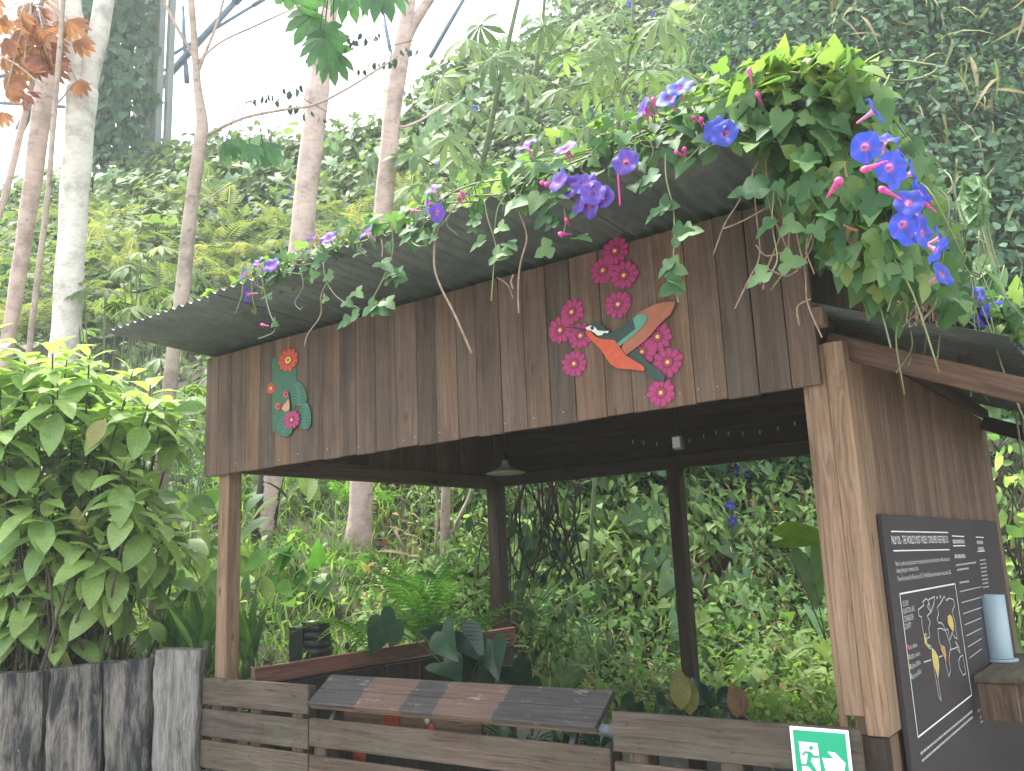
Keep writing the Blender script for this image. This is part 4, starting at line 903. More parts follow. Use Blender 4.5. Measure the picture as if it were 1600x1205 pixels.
# ------------------------------------------------------------------ steel of the dome, pillar with creeper
def steel(lab, a, b, r, group='steel struts of the dome against the sky'):
    t = thing('steel_strut', a, lab, 'strut', group); mb = MB(); mb.tube([a, a * .5 + b * .5, b], r, 10); mb.build('tube', M['steel'], t)
    mb = MB(); mb.tube([b - nz(b - a) * .5, b], r * 1.35, 10); mb.build('end_collar', M['steel'], t)
S_D = 24.0
for (p, q, w_, lab) in (((235, 150), (385, -18), 11, 'thick dark steel strut rising right from the creeper pillar'), ((262, 90), (420, -6), 5, 'thin steel rod crossing behind the thin grey trunk'), ((30, 205), (130, 0), 14, 'thick dark steel strut behind the pinkish trunk'), ((-10, 122), (150, 82), 6, 'thin level steel rod at the far left'), ((-10, 160), (190, 172), 6, 'lower level steel rod at the far left'), ((672, 90), (740, -30), 7, 'slanted steel strut right of the forked top trunk'), ((598, 20), (616, 110), 6, 'short steel strut between the two pink trunks'), ((285, 10), (292, 130), 6, 'upright steel rod beside the thin grey trunk'), ((130, 160), (215, 60), 8, 'steel strut behind the white forked trunk')):
    steel(lab, at(*p, S_D), at(*q, S_D), w_ * .5 * S_D / F_PX)
PD = 21.0; pa, pb = at(215, 165, PD), at(215, -60, PD); pa = pa - np.array([0, 0, 3.0])
PT = thing('steel_pillar', pa, 'grey steel lattice pillar overgrown with dark creeper', 'pillar')
rvec = nz([RV[0], RV[1], 0]); hw = 48 * PD / F_PX; dz_ = pb[2] - pa[2] + 4
for sx in (-1, -.35, .35, 1):
    q = pa + rvec * hw * sx - (0, 0, 1.5); mb = MB(); mb.box(q + (0, 0, dz_ / 2), (.14, .14, dz_), long=2); mb.build('upright', M['pillar'], PT)
mb = MB(); mb.box(pa + np.array([0, .25, dz_ / 2 - 1.5]), (1.05, .15, dz_), long=2); mb.build('cladding', M['pillar'], PT)
for k in range(5):
    mb = MB(); z = pa[2] + .3 + k * .9; mb.beam(np.array([*(pa - rvec * hw)[:2], z]), np.array([*(pa + rvec * hw)[:2], z + .5 * (k % 2)]), .06, .06); mb.build('crossbar', M['pillar'], PT)
pa = pa + np.array([0, 0, 3.0])
CR = thing('creeper', pa, 'dark green creeper climbing the steel pillar', 'creeper')
n = 2600; q = rng.random((n, 3)); Pc = pa + rvec * ((q[:, :1] ** 1.2 * 2.1 - 1.15) * hw) + np.stack([np.zeros(n), -.2 - q[:, 1] * .5, q[:, 2] * 5.6 - 1.5], 1)
mk = (rng.random(n) < np.clip(1.25 - (q[:, 0]) * 1.05, .25, 1)); Pc = Pc[mk]; n = len(Pc)
leafmesh('leaves', T_HEART, Pc, rng.normal(size=(n, 3)) * .5 + (0, 0, -1), -FV + rng.normal(size=(n, 3)) * .5, rng.uniform(.14, .30, n), M['creeper'], CR)
mb = MB()
for k in range(4): mb.tube(smooth_path([pa + rvec * (k * .2 - .5) * hw + (0, -.3, -1.2), pa + rvec * (k * .3 - .7) * hw + (0, -.32, 1), pa + rvec * (k * .25 - .6) * hw + (0, -.3, 3)], 4), .03, 6)
mb.build('stem', M['dark_stem'], CR)

# ------------------------------------------------------------------ cover of the bank
def sample(n, x0, x1, y0, y1, cond=None, margin=170):
    X = rng.uniform(x0, x1, n); Y = rng.uniform(y0, y1, n); k = keep(X, Y); X, Y = X[k], Y[k]
    nn = hill_n(X, Y); wgt = np.minimum(1 / nn[:, 2], 3.2); k = rng.random(len(X)) < wgt / 3.2; X, Y, nn = X[k], Y[k], nn[k]
    Z = hill(X, Y); P = np.stack([X, Y, Z], 1); px, py, z = project(P)
    k = (px > -margin) & (px < 1600 + margin) & (py > -margin - 60) & (py < 1300) & (z > 2)
    k &= (np.einsum('ij,ij->i', nn, CAM - P) > -.25 * np.linalg.norm(CAM - P, axis=1))
    if cond is not None: k &= cond(P, px, py, nn)
    return P[k], nn[k], px[k], py[k]
def cover(name, P, nn, tmpl, s0, s1, mat, lift=.12, droop=.8, jit=.6, up=.35, parent=None, stuff=True, mats=None):
    n = len(P); dn = np.stack([nn[:, 0], nn[:, 1], -1.2 * (1 - nn[:, 2]) - .25], 1)
    xd = dn * droop + rng.normal(size=(n, 3)) * jit; nd = nn + rng.normal(size=(n, 3)) * .45 + (0, 0, up)
    Q = P + nn * (rng.random((n, 1)) ** 1.5 * lift * 2)
    clump = .5 + .5 * np.sin(P[:, 0] * 1.7 + np.sin(P[:, 2] * 1.3) * 1.6) * np.sin(P[:, 2] * 1.9 + P[:, 1])
    rn = np.clip(clump * .5 + rng.random(n) * .55, 0, .999)
    o = leafmesh(name, tmpl, Q, xd, nd, rng.uniform(s0, s1, n) * (.75 + .5 * clump), mat, parent, rn)
    if stuff: tag(o, kind='stuff')
    return o
def side(P): return -.447 * P[:, 0] + .894 * P[:, 1] - 3.2
def zone_r(P, px): return sms(-2.8, -.6, P[:, 0] + lumps(P[:, 2] * 2, P[:, 0] * 2) * 1.6)         # 1 = right hedge side
# left and middle far bank: hanging heart leaves above, ferny scrub below
P, nn, px, py = sample(420000, -26, 3, -2, 24, lambda P, px, py, nn: (side(P) > .9) & (rng.random(len(P)) > zone_r(P, px)))
hi = sms(4.6, 7.4, P[:, 2] + lumps(P[:, 0] * 1.7, P[:, 2] * 1.7) * 2.2); d = np.linalg.norm(P - CAM, axis=1)
k = (rng.random(len(P)) < hi) & (rng.random(len(P)) < .62); cover('bank_ivy', P[k], nn[k], T_HEART, .13, .27, M['bank_leaf'], .22, 1.0, .5)
k = (rng.random(len(P)) > hi) & (rng.random(len(P)) < .5); Pl, nl = P[k], nn[k]
cover('bank_scrub', Pl, nl, T_OV3, .09, .24, M['bank_leaf'], .25, .5, .9)
# right: dense dark wall of small leaves
P, nn, px, py = sample(700000, -6, 14, 3.5, 22, lambda P, px, py, nn: (side(P) > 1.2) & (P[:, 2] > 2.2) & (rng.random(len(P)) < zone_r(P, px)))
k = rng.random(len(P)) < np.clip(60000 / max(1, len(P)), 0, 1); cover('dark_hedge', P[k], nn[k], T_SM, .085, .17, M['hedge'], .42, .5, .9, .5)
cl = lumps(P[:, 0] * 2.3 + 5, P[:, 2] * 2.1)
k = (rng.random(len(P)) < .06) & (cl > .12); cover('hedge_creeper', P[k], nn[k], T_HEART, .12, .24, M['bank_leaf'], .62, 1.0, .4)
k = (rng.random(len(P)) < .03) & (cl < -.15); cover('dead_twigs', P[k], nn[k], T_BLADE, .25, .8, M['dry_blade'], .62, .9, .6)
# near bank behind the kiosk
P, nn, px, py = sample(200000, -7, 9, 1.0, 9.5, lambda P, px, py, nn: (side(P) > -2.2) & (side(P) < 3.4) & (P[:, 2] < 4.6) & (px > 560) & (py > 560))
patch = lumps(P[:, 0] * 3.1, P[:, 2] * 3.3) > -.17                        # bare, dry patches between the plants
def some(n_): return (rng.random(len(P)) < np.clip(n_ / max(1, len(P)), 0, 1))
k = some(26000) & patch; cover('bank_undergrowth', P[k], nn[k], T_OV3, .035, .12, M['bank_near'], .20, .5, .9)
k = some(15000) & patch; cover('bank_sprays', P[k], nn[k], T_NAR, .07, .20, M['bank_near'], .24, .5, .8)
k = some(2600) & patch; cover('bank_creeper', P[k], nn[k], T_HEART, .06, .15, M['bank_near'], .26, .9, .5)
k = some(4200); cover('dry_grass', P[k], nn[k], T_BLADE, .15, .45, M['dry_blade'], .16, .9, .6)
k = rng.random(len(P)) < np.clip(1300 / max(1, len(P)), 0, 1); cover('dead_leaves', P[k], nn[k], T_OV3, .06, .14, M['brown_leaf'], .12, .6, .8)
# grass terrace on the left
P, nn, px, py = sample(240000, -16, 3, -3.5, 9, lambda P, px, py, nn: (side(P) < 2.4) & (px < 900) & (py > 640))
n = min(len(P), 26000); P, nn = P[:n], nn[:n]; nd = rng.normal(size=(n, 3)); xd = rng.normal(size=(n, 3)) * .45 + (0, 0, .9)
tag(leafmesh('grass', T_BLADE, P, xd, nd, rng.uniform(.10, .30, n), M['grass']), kind='stuff')
k = rng.random(n) < .25; cover('clover_cover', P[k], nn[k], T_OV3, .05, .13, M['grass'], .10, .3, 1.0, .8)
k = rng.random(n) < .010; cover('fallen_leaves', P[k], nn[k], T_OV3, .08, .15, M['brown_leaf'], .04, .4, 1.0, 1.0)

# individual ferns, arrowhead plants, blossoms on the bank
def fern(px, py, s, mat, lab, group, n=9, p=None, up=.75):
    if p is None: p, _ = ground_pt(px, py)
    t = thing('fern', p, lab, 'fern', group); a = rng.random() * 6 + np.arange(n) * 2.4
    xd = np.stack([np.cos(a), np.sin(a), rng.uniform(up * .6, up * 1.3, n)], 1); nd = np.stack([-np.cos(a) * .6, -np.sin(a) * .6, np.ones(n)], 1) + rng.normal(size=(n, 3)) * .15
    leafmesh('fronds', T_FERN if s > .5 else T_FERNF, np.repeat([p], n, 0) + rng.normal(size=(n, 3)) * .02, xd, nd, rng.uniform(.7, 1.15, n) * s, M[mat], t, smooth=False); return t
cnt = 0
while cnt < 70:
    x, y = random.uniform(-40, 720), random.uniform(325, 540)
    if y > 545 - (x - 170) * .36 and x > 170: continue
    p, dd = ground_pt(x, y)
    if not 9 < dd < 30: continue
    fern(x, y, random.uniform(.6, 1.05), 'fern_y', 'yellow green fern on the sunlit bank left of the roof', 'ferns on the sunlit bank', 11, p); cnt += 1
for (x, y, s, lab) in ((365, 800, .62, 'green fern right behind the left kiosk post'), (400, 850, .5, 'low fern at the foot of the mossy trunk'), (470, 770, .6, 'fern under the kiosk fascia, right of the mossy trunk'), (540, 790, .55, 'dark fern in the shade of the bank seen through the kiosk'), (590, 800, .5, 'small fern on the shaded bank, middle of the opening'), (455, 860, .4, 'fern beside the broad leaved seedling'), (560, 900, .4, 'low fern in the grass, middle of the opening'), (300, 800, .55, 'fern on the slope left of the kiosk post'), (330, 760, .6, 'fern high on the slope left of the kiosk post'), (1130, 1010, .5, 'fern on the bank right of the middle rear post'), (1200, 1060, .5, 'dark fern low on the right of the opening'), (300, 700, .6, 'fern just left of the fascia edge'), (520, 745, .6, 'fern high up under the fascia shadow')):
    fern(x, y, s, 'fern', lab, None)
# arrowhead plants behind the kiosk
def arrow_plant(px, py, s, n, lab, mat='arrow', group=None, p=None):
    if p is None: p, _ = ground_pt(px, py)
    nn = hill_n(np.array([p[0]]), np.array([p[1]]))[0]; t = thing('arrowhead_plant', p, lab, 'plant', group); mb = MB(); tips = []
    for k in range(n):
        q = p + nn * random.uniform(.15, .35) * s / .25 + rng.normal(size=3) * .10 * s / .25; tips.append(q); mb.tube(smooth_path([p, (p + q) / 2 + (0, 0, .05), q], 3), .004, 5)
    mb.build('stem', M['green_stem'], t); tips = np.array(tips)
    leafmesh('leaves', T_ARROW, tips, nn * .3 + rng.normal(size=(n, 3)) * .35 + (0, 0, -1), -FV * .8 + nn + rng.normal(size=(n, 3)) * .35, rng.uniform(.7, 1.2, n) * s, M[mat], t); return t
cnt = 0
while cnt < 74:
    x, y = random.uniform(810, 1290), random.uniform(745, 1090); p, dd = ground_pt(x, y)
    arrow_plant(x, y, random.uniform(.12, .30), random.choice((2, 3, 4)), 'pale arrowhead leaved plant on the bank behind the kiosk', group='arrowhead plants on the bank', p=p); cnt += 1
cnt = 0
while cnt < 60:
    x, y = random.uniform(120, 1000), random.uniform(30, 330)
    if y > 500 - x * .33: continue
    p, dd = ground_pt(x, y)
    if dd > 32: continue
    arrow_plant(x, y, random.uniform(.26, .42), random.choice((4, 5, 6)), 'grey green arrowhead plant high on the far bank', group='arrowhead plants high on the bank', p=p); cnt += 1
# morning glory blossom shape
def flower_mesh(name, mat, seed):
    r_ = random.Random(seed); prof = [(.003, -.062), (.0042, -.045), (.0055, -.026), (.0075, -.013), (.012, -.0065), (.019, -.0032), (.028, -.001), (.038, .0005), (.0455, -.0012)]
    n = 30; vv, gg = [], []
    for i, (r, z) in enumerate(prof):
        for j in range(n):
            a = 2 * math.pi * j / n; k = r / .0455; rr = r * (1 + .055 * k * math.cos(5 * a) + .02 * k * mnoise.noise((math.cos(a) * 2 + seed, math.sin(a) * 2, 0)))
            zz = z + .004 * k * k * math.cos(5 * a) + .011 * k * k * mnoise.noise((math.cos(a) * 1.5, math.sin(a) * 1.5, seed * 3.1)); vv.append((rr * math.cos(a), rr * math.sin(a), zz)); gg.append((max(0, .12 * (z + .062) / .05 if r < .011 else .2 + .8 * (k - .26) / .74), a, 0))
    ff = [(i * n + j, i * n + (j + 1) % n, (i + 1) * n + (j + 1) % n, (i + 1) * n + j) for i in range(len(prof) - 1) for j in range(n)]
    mb = MB(); mb.add(vv, ff, .5, gg, 0, True); o = mb.build(name, M[mat]); me = o.data; bpy.data.objects.remove(o); return me
FV_M = [flower_mesh('flower', 'fl_violet', k) for k in range(4)]; FB_M = [flower_mesh('flower', 'fl_blue', k + 9) for k in range(4)]
def bud_mesh():
    mb = MB(); lathe(mb, [(.0015, -.036), (.003, -.027), (.0036, -.012), (.0062, .002), (.0085, .010), (.0070, .016), (.0030, .0205), (.0008, .021)], (0, 0, 0), 12); o = mb.build('bud', M['fl_pink']); me = o.data; bpy.data.objects.remove(o); return me
BUD = bud_mesh()
def place(me, name, p, face, s, parent, lab=None):
    o = bpy.data.objects.new(name, me); COL.objects.link(o); q = V(face).to_track_quat('Z', 'Y').to_matrix().to_4x4()
    Mx = Matrix.Translation(V(p)) @ q @ Matrix.Rotation(random.uniform(0, 6.28), 4, 'Z') @ Matrix.Scale(s, 4)
    o.parent = parent; o.matrix_parent_inverse = Matrix.Translation(parent.location).inverted(); o.matrix_basis = Mx
    if lab: o['label'] = lab
    return o
cnt = 0
for (x, y) in ((690, 290), (457, 330), (466, 322), (460, 338), (336, 362), (1010, 12), (1043, 25), (1050, 40), (1020, 45), (1100, 95), (1080, 68), (1106, 82), (1082, 66), (1140, 20), (1340, 40), (985, 30), (990, 25), (1135, 820), (1148, 765), (1160, 770), (1140, 845), (1222, 876), (820, 178), (748, 195), (778, 160), (980, 110), (1192, 60), (1090, 90)):
    p, dd = ground_pt(x, y); s = dd / F_PX * 14 / .05
    t = thing('blossom', p, 'blue morning glory blossom growing on the bank', 'flower', 'blue blossoms scattered over the bank'); nn = hill_n(np.array([p[0]]), np.array([p[1]]))[0]
    place(FB_M[cnt % 4], 'petals', p + nn * .35, -FV + rng.normal(size=3) * .3 + np.array([0, 0, .3]), min(s, 3.0) * (.55 if y < 700 else .45) + .25, t); cnt += 1
    mb = MB(); mb.tube([p, p + nn * .2, p + nn * .33], .004, 5); mb.build('stem', M['vine_stem'], t)
# ------------------------------------------------------------------ morning glory on the roof
def in_poly(px, py, poly):
    px, py = np.asarray(px), np.asarray(py); c = np.zeros(px.shape, bool); j = len(poly) - 1
    for i in range(len(poly)):
        xi, yi = poly[i]; xj, yj = poly[j]
        c ^= ((yi > py) != (yj > py)) & (px < (xj - xi) * (py - yi) / ((yj - yi) or 1e-9) + xi); j = i
    return c
def zt_(X): return zr(-.66) + .022
VA = thing('morning_glory_vine', (2.6, -.66, zt_(2)), 'flowering morning glory trailing along the front roof edge with violet blooms', 'vine')
VB = thing('morning_glory_vine', (4.15, .2, 3.0), 'thick morning glory heap hanging over the right roof corner with blue blooms', 'vine')
mb = MB()
for k in range(7):
    x0 = random.uniform(.75, 1.6) if k < 3 else random.uniform(1.6, 2.8); xs = np.linspace(x0, 4.15, 26); ph = random.uniform(0, 6)
    mb.tube(smooth_path([(x, -.60 - .06 * math.sin(x * 5 + ph) + .05 * k / 7, zt_(x) + .025 + .025 * math.sin(x * 7 + ph * 2) + .012 * k * (x / 4)) for x in xs], 3), .0042, 5)
for k in range(26):                                    # loops dropping over the edge
    x = random.uniform(1.3, 4.1); q = np.array([x, -.62, zt_(x) + .03]); l = random.uniform(.06, .22)
    mb.tube(smooth_path([q, q + (random.uniform(-.06, .06), -.08, .01), q + (random.uniform(-.1, .1), -.09, -l * .6), q + (random.uniform(-.12, .12), -.07, -l)], 4), .0025, 5)
mb.build('stem', M['vine_stem'], VA)
def edge_leaves(n, x_of, mat, s0, s1, yr, zr_, tmpl, parent, xd0, nd0, name='foliage'):
    X = x_of(n); Y = rng.uniform(*yr, n); dens = (X / 4.1) ; Zt = np.array([zt_(0)] * n)
    Z = Zt + rng.uniform(*zr_, n) * (.45 + .75 * dens)
    P = np.stack([X, Y, Z], 1); xd = rng.normal(size=(n, 3)) * .55 + xd0; nd = rng.normal(size=(n, 3)) * .45 + nd0
    return leafmesh(name, tmpl, P, xd, nd, rng.uniform(s0, s1, n), M[mat], parent)
clump_x = np.array([1.42, 1.55, 1.75, 1.95, 2.15, 2.3, 2.45, 2.6, 2.8, 2.95, 3.1, 3.2, 3.35, 3.45, 3.55, 3.7, 3.8, 3.9, 4.0, 4.05])
xc = lambda n: np.clip(clump_x[rng.integers(0, len(clump_x), n)] + rng.normal(size=n) * .08, 1.1, 4.15)
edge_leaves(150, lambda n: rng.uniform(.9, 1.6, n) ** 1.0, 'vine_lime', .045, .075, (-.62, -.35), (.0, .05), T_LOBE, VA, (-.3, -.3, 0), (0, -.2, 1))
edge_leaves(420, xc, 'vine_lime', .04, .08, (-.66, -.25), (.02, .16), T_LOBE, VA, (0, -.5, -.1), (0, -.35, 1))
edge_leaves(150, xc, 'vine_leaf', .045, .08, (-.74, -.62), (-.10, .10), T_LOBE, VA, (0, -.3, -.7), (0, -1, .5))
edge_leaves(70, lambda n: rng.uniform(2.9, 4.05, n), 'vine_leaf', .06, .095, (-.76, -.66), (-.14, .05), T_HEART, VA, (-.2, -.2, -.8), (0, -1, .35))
Y_E = -.74
def strand(pts, leaves=(), r=.0026, mat='vine_stem', y=Y_E, parent=VA, lsize=.075, name='hanging_stem'):
    Q = [on(p[0], p[1], 1, y) + rng.normal(size=3) * .006 for p in pts]; mb = MB(); mb.tube(smooth_path(Q, 6), r, 6, wob=.25); mb.build(name, M[mat], parent)
    if leaves:
        P = np.array([on(p[0], p[1], 1, y - .012) for p in leaves]); n = len(P); c = np.array([on(p[0], p[1], 1, y) for p in pts]).mean(0)
        xd = np.stack([np.sign(P[:, 0] - c[0] + rng.normal(size=n) * .02) * .8, np.full(n, -.2), rng.uniform(-.6, .1, n)], 1)
        leafmesh('foliage', T_LOBE, P, xd, np.array([(0, -1, .45)]) + rng.normal(size=(n, 3)) * .35, rng.uniform(.8, 1.2, n) * lsize, M['vine_leaf'], parent)
strand([(692, 332), (682, 365), (680, 410), (690, 448), (712, 490), (738, 553)], r=.0048, mat='dry_stem', name='dried_stem')
strand([(806, 300), (812, 330), (819, 372), (814, 415), (811, 450), (812, 490)], r=.0034, mat='dry_stem', name='dried_stem')
strand([(408, 420), (412, 460), (422, 490), (429, 508), (424, 522), (404, 532)], [(416, 463), (427, 503)], lsize=.05)
strand([(468, 420), (472, 445), (464, 470), (468, 486), (475, 482)], [(470, 420), (486, 432)], r=.002, lsize=.06)
strand([(505, 410), (512, 440), (530, 465), (560, 480)], [(500, 412), (520, 430), (540, 470), (555, 455), (575, 478), (590, 480), (512, 398), (605, 430), (620, 425)])
strand([(520, 430), (505, 460), (500, 490), (482, 520), (478, 545)], [(505, 466)], lsize=.05, mat='dry_stem')
strand([(612, 350), (610, 390), (600, 430), (585, 470), (575, 490)], [(595, 410), (618, 432), (604, 438), (588, 476), (602, 470), (560, 490), (545, 500)])
strand([(640, 350), (632, 365), (655, 382), (668, 385)], [(640, 370), (672, 375), (655, 372)], lsize=.06)
strand([(760, 315), (764, 345), (770, 380), (771, 420), (770, 470)], [(750, 345), (778, 355), (792, 380), (770, 400), (757, 375), (782, 395), (748, 352)])
strand([(790, 300), (780, 330), (772, 365)], [(800, 318)], r=.002)
strand([(772, 430), (790, 450), (802, 470)], r=.0016, mat='dry_stem', name='dried_stem')
strand([(880, 325), (884, 345), (882, 370)], [(858, 332), (870, 345), (895, 330), (900, 372), (862, 385), (878, 312), (868, 300)])
strand([(1042, 235), (1048, 280), (1052, 330), (1056, 380), (1054, 430), (1057, 478)], [(1028, 272), (1018, 280), (1032, 322), (1044, 318), (1028, 330), (1066, 365), (1054, 368), (1050, 410), (1046, 415), (1052, 440), (1062, 440)])
strand([(968, 262), (967, 285), (968, 322)], r=.004, mat='fl_pink', name='dried_stem')
for (x, y, l) in ((845, 308, 30), (596, 372, 28), (800, 430, 24), (1215, 165, 34), (1088, 205, 22)):
    strand([(x, y), (x + 1, y + l * .5), (x - 1, y + l)], r=.0036, mat='dry_stem', y=Y_E - .01, name='dried_bud')
for q in ([(1185, 255), (1150, 315), (1135, 350), (1120, 402)], [(1180, 262), (1184, 330), (1184, 400), (1174, 440), (1150, 482)], [(1195, 245), (1202, 320), (1230, 385), (1247, 420)], [(1215, 300), (1222, 350), (1205, 420), (1190, 460)], [(1240, 330), (1246, 380), (1256, 420), (1262, 470), (1280, 530)], [(1262, 470), (1248, 480), (1246, 512)], [(1238, 320), (1230, 370), (1236, 410), (1200, 455)], [(1250, 420), (1228, 435), (1200, 425), (1185, 445)], [(1255, 345), (1268, 380), (1250, 420)], [(1272, 340), (1262, 390), (1270, 430)], [(1225, 395), (1195, 402), (1180, 380)], [(1200, 330), (1160, 345), (1128, 362)], [(1290, 345), (1270, 370), (1262, 400)]):
    strand(q, r=.0028, mat='dry_stem', y=-.62, parent=VB, name='dried_stem')
strand([(1205, 300), (1206, 350), (1212, 400), (1208, 430)], [(1182, 295), (1198, 292), (1210, 345), (1224, 352), (1222, 410), (1200, 425)], parent=VB, lsize=.09, y=-.68)
# heap over the corner and curtain down the verge
HEAP = [(1150, 130), (1190, 95), (1260, 78), (1330, 88), (1365, 120), (1365, 200), (1300, 175), (1240, 150), (1180, 175)]
def by_poly(n, poly, gen):
    out = []
    while sum(map(len, out)) < n:
        P = gen(4000); px, py, _ = project(P); out.append(P[in_poly(px, py, poly)])
    return np.concatenate(out)[:n]
P = by_poly(520, HEAP, lambda n: np.stack([rng.uniform(3.7, 4.45, n), rng.uniform(-.75, .1, n), rng.uniform(2.95, 3.32, n)], 1)); n = len(P)
leafmesh('foliage', T_HEART, P, rng.normal(size=(n, 3)) * .6 + (0, -.4, -.1), rng.normal(size=(n, 3)) * .45 + (0, -.3, 1), rng.uniform(.05, .095, n), M['vine_lime'], VB)
CURT = [(1290, 140), (1370, 120), (1400, 190), (1450, 260), (1480, 340), (1500, 420), (1505, 485), (1470, 470), (1435, 430), (1420, 470), (1395, 500), (1350, 485), (1325, 430), (1290, 380), (1250, 320), (1225, 270), (1240, 210)]
def curt(n):
    Y = rng.uniform(-.7, 1.6, n); return np.stack([4.13 + rng.random(n) ** 1.5 * .26, Y, zr(Y) + .12 - rng.random(n) * .75], 1)
P = by_poly(950, CURT, curt); n = len(P); rn = rng.random(n)
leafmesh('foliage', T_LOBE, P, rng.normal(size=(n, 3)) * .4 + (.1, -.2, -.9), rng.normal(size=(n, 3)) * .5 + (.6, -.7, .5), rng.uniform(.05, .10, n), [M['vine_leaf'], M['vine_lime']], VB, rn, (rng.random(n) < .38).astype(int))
P = by_poly(260, CURT, curt); n = len(P)
leafmesh('foliage', T_HEART, P, rng.normal(size=(n, 3)) * .4 + (.1, -.2, -.9), rng.normal(size=(n, 3)) * .5 + (.5, -.8, .4), rng.uniform(.07, .11, n), M['vine_leaf'], VB)
RIM = [(1150, 175), (1290, 165), (1335, 330), (1310, 420), (1285, 400), (1235, 330), (1190, 260)]
P = by_poly(230, RIM, lambda n: np.stack([rng.uniform(3.86, 4.14, n), rng.uniform(-.75, .9, n), rng.uniform(2.55, 3.08, n)], 1)); n = len(P); rn = rng.random(n)
leafmesh('foliage', T_LOBE, P, rng.normal(size=(n, 3)) * .4 + (0, -.3, -.9), rng.normal(size=(n, 3)) * .5 + (.3, -1, .4), rng.uniform(.05, .095, n), [M['vine_leaf'], M['vine_lime']], VB, rn, (rng.random(n) < .2).astype(int))
P = by_poly(46, CURT, curt); n = len(P); leafmesh('dried_leaves', T_OV3, P + (0, -.03, 0), rng.normal(size=(n, 3)) * .4 + (0, 0, -1), rng.normal(size=(n, 3)) + (0, -1, 0), rng.uniform(.05, .09, n), M['brown_leaf'], VB)
mb = MB()
for k in range(46):
    p = curt(1)[0]; p[0] += .03; l = random.uniform(.15, .45); mb.tube(smooth_path([p, p + (random.uniform(-.04, .06), random.uniform(-.15, .1), -l * .4), p + (random.uniform(-.05, .08), random.uniform(-.2, .15), -l)], 4), .0028, 5)
for k in range(5):
    yy = np.linspace(-.7, 1.7, 14); ph = random.uniform(0, 6); mb.tube(smooth_path([(4.16 + .03 * math.sin(y * 6 + ph), y, zr(y) + .04 + .03 * math.sin(y * 5 + ph)) for y in yy], 3), .006, 6)
mb.build('stem', M['vine_stem'], VB)
mb = MB()                                              # dead root tangle under the verge
for k in range(64):
    a = on(random.gauss(1455, 14), 415 + random.uniform(0, 25), 0, 4.22 + random.uniform(-.05, .05)); b = on(random.gauss(1458, 30), random.uniform(470, 512), 0, 4.22 + random.uniform(-.08, .08)); m_ = (a + b) / 2 + rng.normal(size=3) * .03
    mb.tube(smooth_path([a, m_, b], 4), random.uniform(.0016, .0034), 5)
mb.build('dried_stem', M['dry_stem'], VB)
mb = MB()                                              # loose tendril reaching right over the heap
mb.tube(smooth_path([on(x, y, 1, -.4) for x, y in ((1340, 100), (1372, 97), (1410, 95), (1445, 100), (1464, 104), (1455, 115), (1430, 124), (1400, 126), (1370, 118), (1345, 112))], 5), .0034, 6)
mb.build('tendril', M['vine_stem'], VB)
P = np.array([on(x, y, 1, -.41) for x, y in ((1376, 110), (1420, 116), (1362, 100), (1392, 97))]); n = 4
leafmesh('foliage', T_HEART, P, rng.normal(size=(n, 3)) * .4 + (0, 0, -.6), rng.normal(size=(n, 3)) * .3 + (0, -1, .4), np.full(n, .05), M['vine_lime'], VB)
# blooms along the edge (violet) and the corner (blue); buds
k_ = 0
for (x, y, dx, dz) in ((378, 428, -.6, .2), (400, 410, 0, .9), (424, 414, .3, .4), (385, 460, -1.2, -.1), (488, 368, -.3, .8), (513, 371, .3, .7), (676, 295, 0, .9), (667, 317, -.8, .2), (683, 333, -.2, -.4), (822, 226, .1, 1.0), (882, 231, .2, .9), (872, 282, -.3, .3), (893, 290, -.2, .1), (913, 286, .1, .4), (926, 301, .3, .1), (941, 307, .4, 0), (921, 323, -.1, -.3), (977, 253, .2, 0), (1002, 172, -.8, .5), (1045, 152, .1, .5), (1062, 135, .2, .6), (1115, 203, -.2, .2), (1132, 208, .2, 0), (572, 362, -.2, .8), (905, 318, -.5, .3)):
    p = on(x, y, 1, Y_E - .03 - .012 * (k_ % 3)); place((FB_M if x > 1030 else FV_M)[k_ % 4], 'flower', p, (dx + random.gauss(0, .1), -1, dz), random.uniform(.80, .95) if x < 800 else random.uniform(.9, 1.02), VA); k_ += 1
for (x, y, f) in ((412, 508, (-1, -.3, .3)), (690, 333, (.5, -1, 0)), (724, 305, (0, -1, .8)), (718, 312, (.3, -1, .2)), (858, 290, (-.3, -1, 0)), (852, 286, (-1, -.5, .2)), (886, 346, (.3, -1, .2)), (880, 366, (-.3, -1, -.2)), (1022, 162, (0, -.3, 1)), (1012, 176, (.3, -.5, 1)), (1086, 186, (-.3, -1, .3)), (1096, 190, (.4, -1, .2)), (1060, 240, (-.3, -1, .1)), (1070, 236, (.4, -1, .2)), (890, 240, (0, -1, .3)), (1172, 116, (0, -.2, 1)), (1186, 152, (0, -1, .5)), (648, 330, (-1, -.3, .2))):
    place(BUD, 'bud', on(x, y, 1, Y_E - .03), f, random.uniform(.85, 1.15), VA)
for (x, y, f) in ((1368, 172, (1, -.15, .3)), (1353, 230, (.5, -.6, -.5)), (1384, 216, (.5, -.5, .8)), (1408, 238, (1, .1, .3)), (1392, 262, (.6, -.5, -.5)), (1403, 284, (.8, -.1, -.7)), (1428, 270, (1, .2, .1)), (1420, 316, (.3, -.9, .3)), (1436, 336, (1, -.2, 0)), (1412, 352, (.5, -.7, -.6)), (1444, 364, (.9, -.2, -.4)), (1422, 366, (.4, -.8, -.5)), (1470, 372, (1, .1, .2)), (1466, 392, (.8, .1, -.7)), (1474, 428, (1, -.1, .3)), (1440, 300, (.9, .3, .5))):
    place(FB_M[k_ % 4], 'flower', on(x, y, 0, 4.41 + .02 * (k_ % 3)), rng.normal(size=3) * .12 + f, random.uniform(.66, .84), VB); k_ += 1
